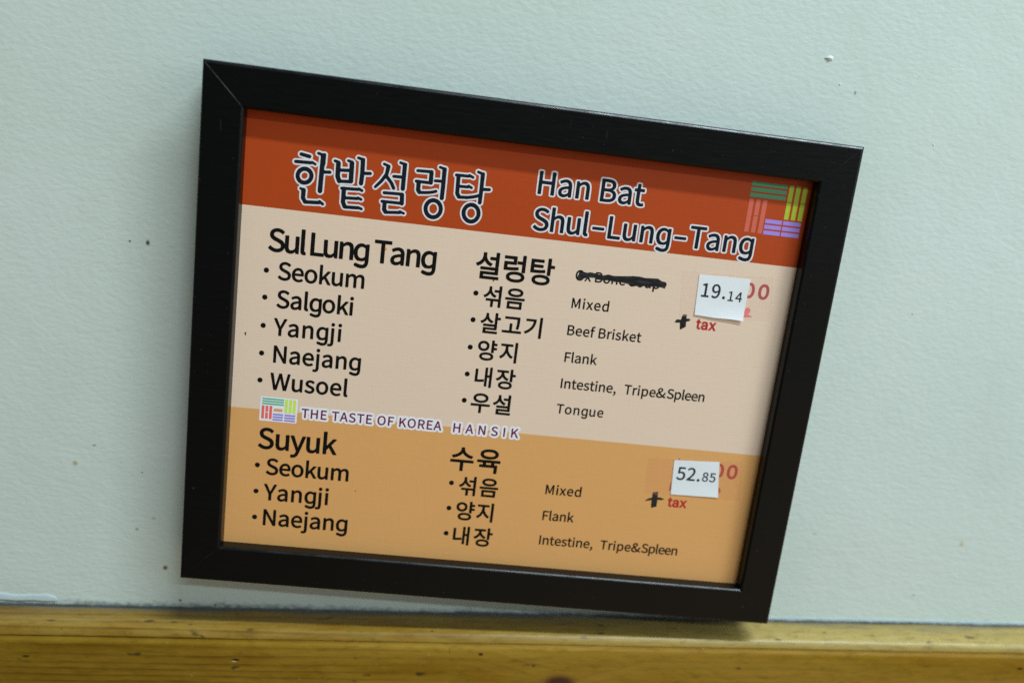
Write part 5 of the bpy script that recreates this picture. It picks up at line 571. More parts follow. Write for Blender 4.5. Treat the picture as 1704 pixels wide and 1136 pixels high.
'title': [[-6176,5944,-6218,5958,-6257,5988,-6288,6038,-6337,6100,-6351,6128,-6361,6170,-6365,6380,-6369,6394,-6400,6412,-6425,6436,-6442,6464,-6451,6492,-6451,6548,-6433,6590,-6414,6614,-6386,6635,-6358,6647,-6330,6652,-5658,6660,-5663,6758,-5672,6771,-6274,6752,-6302,6756,-6330,6768,-6369,6800,-6392,6842,-6399,6870,-6399,6898,-6393,6926,-6380,6954,-6358,6981,-6339,6996,-6288,7016,-6022,7026,-6008,7030,-6004,7038,-6120,7246,-6232,7372,-6246,7365,-6328,7248,-6582,6980,-6624,6960,-6652,6956,-6680,6958,-6722,6974,-6749,6996,-6764,7015,-6780,7052,-6784,7080,-6778,7122,-6766,7150,-6534,7430,-6373,7696,-6369,7710,-6343,7920,-6428,7954,-6467,7990,-6482,8018,-6489,8046,-6490,8074,-6484,8102,-6470,8131,-6442,8162,-6400,8183,-6358,8188,-6330,8183,-6176,8131,-6120,8119,-6089,8102,-6059,8074,-6035,8032,-6024,7976,-6083,7640,-6082,7626,-6064,7606,-6050,7654,-6034,7682,-6006,7710,-5966,7730,-5938,7736,-5672,7742,-5663,7752,-5663,8046,-5672,8059,-5735,8074,-5765,8088,-5796,8116,-5812,8142,-5821,8172,-5822,8214,-5807,8256,-5785,8284,-5742,8311,-5714,8318,-5686,8319,-5504,8280,-5434,8269,-5406,8256,-5373,8228,-5356,8200,-5346,8158,-5349,7122,-5366,7066,-5384,7038,-5414,7010,-5378,6967,-5357,6912,-5333,6534,-5340,6478,-5360,6436,-5392,6402,-5434,6378,-5476,6368,-5532,6372,-5588,6394,-6036,6389,-6050,6380,-6047,6254,-6045,6240,-6036,6229,-6022,6227,-5644,6261,-5574,6298,-5546,6303,-5518,6301,-5336,6240,-5294,6215,-5269,6184,-5257,6156,-5252,6114,-5257,6086,-5270,6058,-5294,6028,-5322,6009,-5364,5997,-5406,6000,-5462,6018,-5532,6000,-6078,5950,-6120,5942],[-4202,5945,-4314,5972,-4398,6016,-4437,6044,-4510,6114,-4566,6196,-4609,6296,-4630,6408,-4629,6520,-4609,6618,-4567,6716,-4509,6800,-4483,6828,-4412,6889,-4342,6927,-4313,6940,-4230,6961,-4202,6966,-4104,6965,-4006,6943,-3998,6954,-3997,7094,-4000,7108,-4006,7114,-4034,7086,-4062,7070,-4216,7016,-4440,6968,-4734,6936,-4776,6924,-4804,6922,-4860,6933,-4902,6958,-4926,6982,-4998,7080,-5017,7122,-5023,7164,-5027,7388,-5075,7430,-5100,7472,-5107,7500,-5108,7528,-5097,7570,-5081,7598,-5053,7626,-5028,7640,-4986,7651,-4538,7646,-4526,7654,-4530,7822,-4538,7835,-4958,7822,-4986,7826,-5028,7844,-5064,7878,-5084,7920,-5089,7962,-5080,8004,-5056,8043,-5028,8067,-4986,8085,-4454,8104,-4384,8118,-4342,8115,-4300,8099,-4272,8079,-4244,8047,-4229,8018,-4219,7976,-4213,7766,-4202,7754,-4006,7763,-4001,7766,-3996,7780,-4002,8060,-4020,8071,-4083,8088,-4118,8110,-4146,8146,-4156,8172,-4160,8200,-4158,8228,-4149,8256,-4118,8298,-4076,8322,-4048,8329,-4020,8328,-3866,8293,-3824,8290,-3754,8273,-3712,8242,-3693,8214,-3683,8186,-3680,8158,-3684,7976,-3678,7612,-3683,6926,-3692,6884,-3715,6842,-3743,6814,-3790,6786,-3744,6716,-3702,6618,-3679,6506,-3678,6408,-3700,6296,-3740,6198,-3798,6114,-3824,6084,-3894,6024,-3992,5972,-4104,5945],[-2620,5956,-2704,5980,-2795,6030,-2875,6100,-2942,6191,-2988,6296,-3010,6394,-3012,6506,-2994,6604,-2986,6632,-2941,6730,-2879,6814,-2802,6882,-2704,6934,-2592,6961,-2480,6959,-2382,6934,-2375,6940,-2374,6954,-2373,7038,-2382,7048,-2480,7016,-2760,6953,-3068,6936,-3110,6926,-3138,6925,-3194,6939,-3236,6968,-3259,6996,-3348,7132,-3367,7178,-3387,7836,-3389,7850,-3426,7878,-3446,7906,-3457,7934,-3462,7976,-3452,8018,-3424,8060,-3384,8088,-3334,8099,-2872,8107,-2858,8108,-2816,8131,-2774,8138,-2732,8129,-2544,8046,-2516,8018,-2501,7990,-2494,7962,-2493,7934,-2499,7906,-2513,7878,-2536,7852,-2564,7834,-2592,7824,-2634,7823,-2662,7830,-2732,7860,-2788,7846,-3068,7841,-3076,7836,-3078,7822,-3073,7654,-3068,7649,-2872,7655,-2830,7682,-2802,7693,-2774,7697,-2746,7695,-2718,7687,-2564,7615,-2545,7598,-2526,7570,-2513,7528,-2515,7486,-2533,7444,-2564,7411,-2606,7391,-2634,7387,-2662,7389,-2732,7415,-2760,7404,-2788,7400,-3063,7388,-3063,7262,-3037,7220,-3026,7210,-2788,7224,-2550,7279,-2382,7335,-2371,7346,-2369,7528,-2378,8046,-2396,8059,-2480,8085,-2508,8104,-2538,8144,-2547,8172,-2550,8200,-2547,8228,-2536,8256,-2508,8293,-2466,8318,-2438,8324,-2410,8324,-2228,8275,-2186,8278,-2158,8274,-2119,8256,-2090,8228,-2074,8200,-2065,8158,-2065,7892,-2071,7850,-2067,7654,-2060,7643,-1878,7656,-1850,7654,-1822,7644,-1792,7626,-1766,7597,-1748,7556,-1744,7514,-1754,7472,-1769,7444,-1794,7418,-1822,7401,-1864,7390,-2060,7374,-2066,7360,-2073,6912,-2088,6871,-2109,6842,-2142,6814,-2172,6800,-2182,6786,-2133,6716,-2095,6632,-2066,6506,-2065,6408,-2082,6310,-2090,6282,-2130,6190,-2183,6114,-2209,6086,-2273,6030,-2368,5979,-2480,5950,-2578,5949],[-7898,5972,-7954,6003,-7992,6044,-8082,6226,-8095,6268,-8101,6744,-8133,6772,-8150,6795,-8164,6828,-8168,6856,-8164,6898,-8153,6926,-8133,6954,-8097,6982,-8108,6992,-8164,6984,-8206,6990,-8248,7008,-8276,7029,-8313,7080,-8397,7276,-8408,7332,-8411,7808,-8416,7820,-8472,7845,-8503,7878,-8517,7906,-8523,7934,-8523,7962,-8517,7990,-8504,8018,-8479,8046,-8444,8068,-8416,8076,-8374,8076,-8192,8033,-8164,8019,-8130,7990,-8107,7962,-8092,7934,-8080,7878,-8079,7752,-8066,7742,-7870,7757,-7855,7766,-7858,7892,-7898,7907,-7926,7923,-7954,7953,-7971,7990,-7974,8018,-7972,8046,-7963,8074,-7944,8102,-7926,8119,-7898,8135,-7870,8143,-7842,8144,-7646,8105,-7618,8094,-7591,8074,-7546,8018,-7534,7989,-7526,7948,-7513,7192,-7524,7136,-7538,7108,-7562,7077,-7590,7056,-7632,7037,-7674,7030,-7716,7034,-7853,7024,-7940,7012,-7982,7015,-8052,7010,-8024,7003,-7940,7009,-7898,7004,-7408,7026,-7385,7038,-7375,7052,-7401,7094,-7413,7150,-7397,7598,-7410,8032,-7421,8046,-7492,8063,-7534,8091,-7554,8116,-7567,8144,-7573,8172,-7572,8200,-7559,8242,-7534,8276,-7506,8296,-7464,8311,-7422,8310,-7254,8273,-7212,8278,-7184,8273,-7156,8261,-7128,8238,-7110,8214,-7096,8172,-7080,7738,-7072,7726,-6890,7738,-6862,7732,-6834,7718,-6796,7682,-6778,7646,-6771,7598,-6779,7556,-6806,7511,-6834,7487,-6862,7474,-6890,7467,-7072,7450,-7080,7444,-7096,7122,-7112,7080,-7128,7055,-7156,7028,-7187,7010,-7174,6996,-7128,6975,-7100,6955,-7077,6926,-7065,6898,-7060,6870,-7064,6828,-7075,6800,-7100,6767,-7142,6740,-7184,6732,-7226,6738,-7296,6768,-7338,6760,-7772,6740,-7779,6730,-7779,6632,-7772,6625,-7758,6625,-7436,6641,-7422,6642,-7394,6661,-7366,6672,-7338,6676,-7310,6674,-7156,6617,-7114,6593,-7087,6562,-7074,6534,-7069,6506,-7072,6464,-7082,6436,-7102,6408,-7128,6386,-7170,6369,-7198,6366,-7226,6369,-7282,6389,-7338,6377,-7772,6356,-7776,6338,-7744,6265,-7730,6250,-7366,6267,-7296,6279,-7268,6275,-7100,6220,-7058,6191,-7034,6156,-7023,6114,-7023,6086,-7030,6058,-7044,6030,-7072,6000,-7100,5983,-7142,5973,-7184,5977,-7254,5999,-7310,5991,-7842,5966],[-9564,5987,-9606,6013,-9633,6044,-9655,6086,-9732,6198,-9749,6240,-9754,6268,-9757,6534,-9802,6564,-9825,6590,-9839,6618,-9846,6660,-9842,6688,-9830,6718,-9802,6752,-9769,6772,-9768,6786,-9844,6825,-9900,6871,-9926,6898,-9968,6954,-10013,7052,-10031,7150,-10025,7262,-10001,7346,-9958,7430,-9886,7516,-9816,7570,-9760,7598,-9774,7603,-9998,7595,-10026,7598,-10054,7608,-10096,7639,-10123,7682,-10133,7724,-10124,7780,-10110,7808,-10085,7836,-10054,7856,-10026,7866,-9718,7879,-9690,7885,-9681,7892,-9816,7914,-9844,7924,-9886,7953,-9905,7976,-9920,8004,-9927,8032,-9928,8074,-9921,8102,-9908,8130,-9887,8158,-9858,8180,-9830,8193,-9788,8200,-9424,8143,-9396,8137,-9368,8124,-9326,8085,-9311,8060,-9302,8032,-9300,7976,-9308,7948,-9329,7906,-9284,7895,-9130,7825,-9092,7794,-9074,7764,-9066,7780,-9064,7794,-9059,8032,-9144,8055,-9174,8074,-9199,8102,-9212,8130,-9220,8172,-9213,8214,-9200,8241,-9186,8260,-9158,8283,-9130,8296,-9102,8301,-9060,8298,-8920,8265,-8878,8268,-8836,8277,-8785,8270,-8752,8252,-8727,8228,-8710,8200,-8700,8158,-8710,7752,-8719,7710,-8735,7682,-8738,7584,-8570,7595,-8514,7585,-8472,7557,-8449,7528,-8437,7500,-8430,7458,-8437,7416,-8450,7388,-8472,7360,-8514,7333,-8556,7322,-8738,7309,-8744,7304,-8755,6646,-8760,6604,-8770,6576,-8798,6534,-8836,6503,-8878,6485,-8934,6480,-8990,6494,-9030,6520,-9064,6562,-9081,6604,-9087,6646,-9068,7654,-9074,7667,-9090,7640,-9116,7615,-9144,7600,-9172,7593,-9200,7592,-9228,7598,-9298,7630,-9340,7618,-9432,7612,-9410,7605,-9354,7573,-9284,7518,-9215,7430,-9178,7346,-9170,7318,-9157,7234,-9161,7150,-9181,7066,-9198,7024,-9236,6954,-9295,6884,-9382,6818,-9452,6784,-9542,6758,-9508,6743,-9474,6716,-9452,6688,-9433,6646,-9427,6604,-9437,6324,-9433,6310,-9410,6275,-9004,6301,-8948,6334,-8920,6340,-8878,6337,-8836,6319,-8696,6229,-8668,6204,-8647,6170,-8639,6142,-8639,6100,-8646,6072,-8661,6044,-8688,6016,-8724,5996,-8752,5989,-8780,5988,-8808,5994,-8864,6024,-8878,6026,-8920,6017,-9494,5977,-9536,5980],[-4211,6268,-4174,6256,-4146,6255,-4104,6264,-4076,6278,-4039,6310,-4019,6338,-3996,6394,-3989,6436,-3989,6478,-3998,6520,-4015,6562,-4044,6604,-4076,6631,-4104,6646,-4132,6654,-4174,6655,-4202,6648,-4244,6625,-4267,6604,-4296,6562,-4308,6534,-4318,6492,-4320,6436,-4312,6394,-4296,6352,-4268,6310,-4236,6282],[-2587,6268,-2550,6258,-2522,6257,-2480,6268,-2452,6283,-2424,6309,-2403,6338,-2384,6380,-2375,6422,-2375,6478,-2384,6520,-2402,6562,-2424,6594,-2452,6620,-2494,6645,-2522,6652,-2564,6652,-2592,6645,-2620,6630,-2648,6607,-2680,6562,-2692,6534,-2701,6492,-2703,6436,-2694,6394,-2677,6352,-2648,6310,-2620,6286],[-8101,6996,-8094,6987,-8054,6996,-8066,7006,-8080,7005],[-5771,7038,-5756,7035,-5644,7039,-5639,7052,-5653,7080,-5663,7122,-5666,7472,-5672,7476,-5924,7469,-5932,7458,-5882,7398,-5756,7164,-5748,7136,-5749,7094,-5756,7066],[-9663,7080,-9620,7067,-9592,7067,-9564,7074,-9522,7099,-9490,7136,-9476,7164,-9469,7192,-9471,7234,-9487,7276,-9522,7311,-9564,7325,-9592,7326,-9620,7320,-9662,7297,-9696,7262,-9711,7234,-9719,7206,-9719,7164,-9704,7119,-9683,7094],[-4709,7220,-4692,7208,-4482,7230,-4300,7268,-4159,7318,-4118,7326,-4090,7324,-4062,7316,-4034,7301,-4006,7273,-3995,7290,-3994,7486,-3999,7500,-4202,7495,-4211,7486,-4230,7441,-4258,7407,-4300,7380,-4342,7368,-4384,7367,-4440,7379,-4706,7380,-4711,7374],[-8048,7304,-8038,7291,-7854,7304,-7847,7318,-7849,7472,-7856,7483,-8066,7467,-8077,7458,-8077,7374]]}
TITLE = [[-6176,6012,-6206,6030,-6230,6072,-6276,6128,-6291,6156,-6295,6184,-6301,6450,-6344,6456,-6374,6478,-6382,6492,-6388,6520,-6381,6548,-6372,6562,-6344,6582,-6316,6586,-5602,6594,-5588,6604,-5601,6828,-5616,6839,-6274,6818,-6302,6828,-6327,6856,-6332,6870,-6332,6898,-6319,6926,-6288,6948,-6260,6952,-5518,6976,-5490,6974,-5462,6961,-5430,6926,-5420,6884,-5399,6520,-5405,6492,-5422,6464,-5448,6444,-5490,6433,-5518,6437,-5560,6460,-6106,6454,-6115,6450,-6117,6436,-6113,6226,-6107,6212,-6064,6159,-6050,6158,-5602,6199,-5574,6227,-5560,6234,-5532,6236,-5343,6170,-5329,6156,-5318,6128,-5322,6100,-5330,6086,-5350,6069,-5378,6062,-5476,6092,-5532,6066,-6092,6015,-6120,6008],[-4216,6014,-4300,6038,-4384,6085,-4447,6142,-4499,6212,-4547,6324,-4564,6408,-4564,6506,-4544,6604,-4507,6688,-4447,6772,-4384,6828,-4286,6879,-4202,6900,-4104,6899,-4020,6877,-3936,6833,-3853,6758,-3803,6688,-3766,6604,-3745,6506,-3745,6408,-3764,6310,-3800,6226,-3860,6142,-3922,6086,-4020,6032,-4090,6015,-4118,6010],[-2578,6015,-2676,6040,-2746,6077,-2836,6156,-2886,6226,-2924,6310,-2945,6408,-2946,6506,-2926,6604,-2890,6688,-2830,6770,-2774,6820,-2690,6868,-2662,6878,-2592,6895,-2494,6895,-2410,6874,-2326,6831,-2242,6756,-2193,6688,-2155,6604,-2132,6506,-2131,6408,-2150,6310,-2186,6226,-2242,6146,-2298,6095,-2326,6075,-2410,6034,-2494,6015],[-9508,6043,-9550,6054,-9572,6072,-9595,6114,-9671,6226,-9685,6254,-9694,6590,-9746,6605,-9760,6615,-9778,6646,-9777,6674,-9771,6688,-9759,6702,-9732,6715,-9718,6715,-9620,6696,-9592,6700,-9564,6696,-9525,6674,-9504,6646,-9493,6604,-9503,6310,-9501,6296,-9452,6210,-9438,6206,-8976,6237,-8935,6268,-8906,6274,-8878,6267,-8727,6170,-8714,6156,-8704,6128,-8706,6100,-8724,6072,-8738,6062,-8766,6054,-8794,6059,-8864,6103,-8878,6102,-8892,6092,-8920,6083],[-7884,6037,-7917,6058,-7940,6086,-8027,6268,-8031,6296,-8035,6786,-8038,6792,-8080,6813,-8099,6842,-8099,6884,-8082,6912,-8052,6929,-7982,6934,-7954,6942,-7898,6938,-7380,6961,-7352,6981,-7324,6986,-7296,6979,-7152,6912,-7130,6884,-7126,6870,-7128,6842,-7147,6814,-7170,6801,-7184,6798,-7212,6803,-7296,6841,-7352,6826,-7842,6804,-7846,6786,-7842,6559,-7828,6556,-7394,6577,-7360,6604,-7324,6609,-7164,6548,-7140,6520,-7134,6492,-7142,6465,-7153,6450,-7184,6433,-7212,6433,-7296,6463,-7315,6450,-7338,6443,-7828,6419,-7843,6408,-7842,6324,-7839,6310,-7785,6198,-7772,6182,-7338,6203,-7296,6213,-7114,6152,-7094,6128,-7088,6100,-7095,6072,-7106,6058,-7128,6043,-7156,6039,-7268,6072,-7282,6063,-7310,6057,-7856,6031],[-4212,6198,-4174,6189,-4132,6189,-4076,6203,-4033,6226,-3992,6263,-3959,6310,-3935,6366,-3923,6422,-3923,6478,-3933,6534,-3964,6606,-3993,6646,-4034,6683,-4076,6706,-4132,6722,-4174,6722,-4230,6709,-4272,6687,-4314,6651,-4355,6590,-4374,6548,-4385,6492,-4385,6422,-4373,6366,-4349,6310,-4314,6262,-4272,6226],[-2584,6198,-2550,6192,-2508,6192,-2466,6202,-2410,6232,-2372,6268,-2342,6310,-2319,6366,-2308,6422,-2308,6478,-2319,6534,-2350,6604,-2381,6646,-2424,6683,-2466,6705,-2522,6719,-2564,6719,-2620,6705,-2662,6682,-2690,6658,-2704,6645,-2740,6590,-2758,6548,-2769,6492,-2769,6436,-2759,6380,-2730,6310,-2699,6268,-2662,6235,-2620,6210],[-8934,6546,-8962,6554,-8993,6576,-9012,6604,-9021,6646,-9008,7444,-8991,8074,-9004,8087,-9116,8115,-9144,8140,-9154,8172,-9148,8200,-9130,8222,-9102,8235,-9074,8234,-8920,8197,-8864,8201,-8850,8208,-8822,8211,-8794,8201,-8778,8186,-8770,8172,-8766,8144,-8776,7752,-8780,7735,-8798,7710,-8802,7696,-8806,7528,-8794,7514,-8556,7529,-8528,7518,-8514,7505,-8498,7472,-8502,7430,-8514,7412,-8542,7392,-8794,7372,-8808,7365,-8822,6632,-8838,6590,-8864,6563,-8892,6550],[-9662,6825,-9732,6842,-9802,6877,-9863,6926,-9914,6992,-9948,7066,-9963,7136,-9966,7164,-9960,7248,-9942,7318,-9900,7398,-9851,7458,-9788,7509,-9718,7545,-9690,7554,-9620,7570,-9536,7569,-9466,7554,-9384,7514,-9326,7467,-9284,7413,-9268,7388,-9238,7318,-9223,7234,-9227,7150,-9251,7066,-9288,6996,-9340,6932,-9396,6887,-9480,6843,-9550,6826,-9634,6822],[-3880,6856,-3914,6884,-3931,6926,-3928,7556,-3933,7570,-4202,7562,-4230,7577,-4244,7595,-4250,7612,-4250,7640,-4244,7654,-4230,7672,-4202,7687,-3950,7700,-3936,7702,-3929,7710,-3937,8116,-3950,8123,-4062,8151,-4085,8172,-4094,8200,-4089,8228,-4076,8246,-4048,8262,-4020,8261,-3866,8225,-3838,8225,-3784,8214,-3763,8200,-3747,8172,-3750,7976,-3744,7612,-3749,6926,-3766,6884,-3796,6858,-3838,6846],[-2256,6865,-2284,6884,-2298,6904,-2306,6926,-2307,7136,-2312,7142,-2494,7081,-2760,7019,-3082,7001,-3124,6991,-3166,6999,-3194,7020,-3290,7164,-3302,7192,-3322,7892,-3334,7903,-3362,7911,-3374,7920,-3390,7942,-3395,7976,-3390,7995,-3376,8015,-3362,8025,-3334,8033,-2830,8041,-2802,8066,-2774,8072,-2746,8064,-2592,7998,-2567,7976,-2559,7948,-2565,7920,-2578,7903,-2606,7889,-2634,7890,-2746,7934,-2764,7920,-2788,7912,-3138,7906,-3145,7892,-3136,7584,-3124,7580,-2830,7591,-2802,7622,-2788,7628,-2760,7631,-2617,7570,-2596,7556,-2585,7542,-2578,7514,-2585,7486,-2606,7462,-2634,7453,-2662,7457,-2732,7488,-2746,7487,-2760,7475,-2788,7466,-3124,7454,-3134,7444,-3129,7248,-3125,7234,-3068,7148,-3054,7142,-2774,7159,-2536,7214,-2310,7290,-2305,7304,-2303,7514,-2314,8102,-2452,8145,-2478,8172,-2483,8186,-2482,8214,-2466,8242,-2452,8252,-2424,8259,-2228,8206,-2186,8212,-2172,8210,-2144,8190,-2132,8158,-2131,7892,-2137,7864,-2130,7573,-1864,7589,-1836,7576,-1822,7561,-1812,7542,-1810,7514,-1821,7486,-1833,7472,-1864,7457,-2116,7436,-2132,7430,-2138,6926,-2158,6886,-2186,6865,-2214,6858],[-4832,6993,-4860,7009,-4874,7023,-4937,7108,-4952,7136,-4957,7164,-4962,7444,-4972,7451,-5004,7458,-5028,7478,-5042,7514,-5038,7542,-5017,7570,-4986,7584,-4468,7580,-4460,7584,-4466,7892,-4468,7898,-4482,7903,-4972,7890,-5001,7906,-5019,7934,-5022,7962,-5014,7988,-4986,8015,-4958,8022,-4426,8039,-4384,8052,-4342,8046,-4305,8018,-4286,7976,-4272,7528,-4281,7486,-4300,7458,-4314,7447,-4356,7432,-4384,7434,-4412,7445,-4776,7446,-4774,7206,-4771,7192,-4734,7142,-4720,7139,-4468,7166,-4286,7204,-4132,7257,-4104,7260,-4074,7248,-4051,7220,-4045,7192,-4052,7164,-4062,7149,-4090,7130,-4258,7073,-4454,7032,-4748,7001,-4790,6989],[-9668,7010,-9634,7002,-9592,7001,-9550,7009,-9508,7028,-9460,7066,-9437,7094,-9416,7136,-9404,7178,-9402,7220,-9413,7276,-9426,7304,-9452,7339,-9480,7362,-9522,7383,-9564,7392,-9606,7391,-9648,7381,-9676,7367,-9724,7332,-9747,7304,-9771,7262,-9786,7206,-9786,7164,-9778,7122,-9760,7084,-9735,7052,-9704,7027],[-6666,7023,-6694,7035,-6709,7052,-6718,7080,-6713,7108,-6482,7388,-6306,7682,-6271,7962,-6288,7973,-6386,8007,-6404,8018,-6422,8046,-6423,8074,-6419,8088,-6409,8102,-6391,8116,-6358,8122,-6190,8066,-6162,8063,-6134,8053,-6101,8018,-6090,7976,-6150,7640,-6159,7612,-5936,7360,-5821,7150,-5813,7108,-5822,7080,-5850,7052,-5882,7042,-5910,7045,-5938,7061,-5953,7080,-6064,7282,-6246,7483,-6372,7298,-6615,7038,-6638,7025],[-8178,7051,-8216,7066,-8245,7094,-8337,7304,-8342,7332,-8345,7864,-8360,7876,-8416,7889,-8442,7906,-8456,7934,-8457,7962,-8452,7976,-8430,8001,-8416,8008,-8388,8011,-8220,7972,-8199,7962,-8178,7944,-8158,7920,-8146,7878,-8145,7682,-8136,7671,-8122,7671,-7800,7697,-7788,7710,-7794,7948,-7870,7967,-7887,7976,-7906,8004,-7907,8032,-7903,8046,-7893,8060,-7873,8074,-7842,8078,-7674,8044,-7646,8034,-7606,7990,-7593,7948,-7579,7192,-7590,7150,-7618,7116,-7660,7098,-7716,7100,-8094,7073,-8136,7054],[-5532,7049,-5560,7063,-5574,7076,-5587,7094,-5597,7122,-5600,7542,-5938,7537,-5955,7542,-5975,7556,-5986,7570,-5994,7598,-5990,7626,-5980,7644,-5966,7658,-5938,7669,-5602,7678,-5598,7682,-5597,8102,-5602,8110,-5616,8115,-5714,8137,-5730,8144,-5745,8158,-5757,8186,-5754,8214,-5732,8242,-5700,8253,-5448,8204,-5425,8186,-5412,8158,-5416,7122,-5434,7081,-5462,7057,-5490,7047],[-7268,7063,-7296,7072,-7324,7094,-7341,7122,-7347,7150,-7331,7598,-7345,8088,-7352,8097,-7366,8101,-7464,8123,-7493,8144,-7506,8172,-7505,8200,-7499,8214,-7478,8236,-7450,8246,-7254,8205,-7212,8211,-7184,8200,-7170,8185,-7161,8158,-7157,8116,-7143,7654,-6904,7673,-6876,7666,-6859,7654,-6847,7640,-6837,7612,-6839,7584,-6848,7565,-6862,7549,-6890,7534,-7128,7512,-7142,7507,-7145,7500,-7161,7136,-7172,7108,-7198,7079,-7226,7065],[-8090,7234,-8080,7222,-8066,7222,-7786,7242,-7780,7248,-7786,7552,-7800,7554,-8136,7528,-8144,7514,-8143,7360],[-10026,7668,-10046,7682,-10063,7710,-10064,7752,-10054,7772,-10040,7787,-10026,7796,-9998,7803,-9382,7824,-9326,7838,-9158,7765,-9143,7752,-9131,7724,-9133,7696,-9144,7678,-9158,7666,-9186,7658,-9214,7664,-9298,7702,-9312,7702,-9326,7692,-9354,7683,-9998,7661],[-9522,7933,-9816,7983,-9844,8004,-9860,8032,-9863,8060,-9856,8088,-9830,8120,-9788,8134,-9410,8071,-9382,8050,-9366,8018,-9368,7976,-9382,7950,-9410,7928,-9438,7921]]
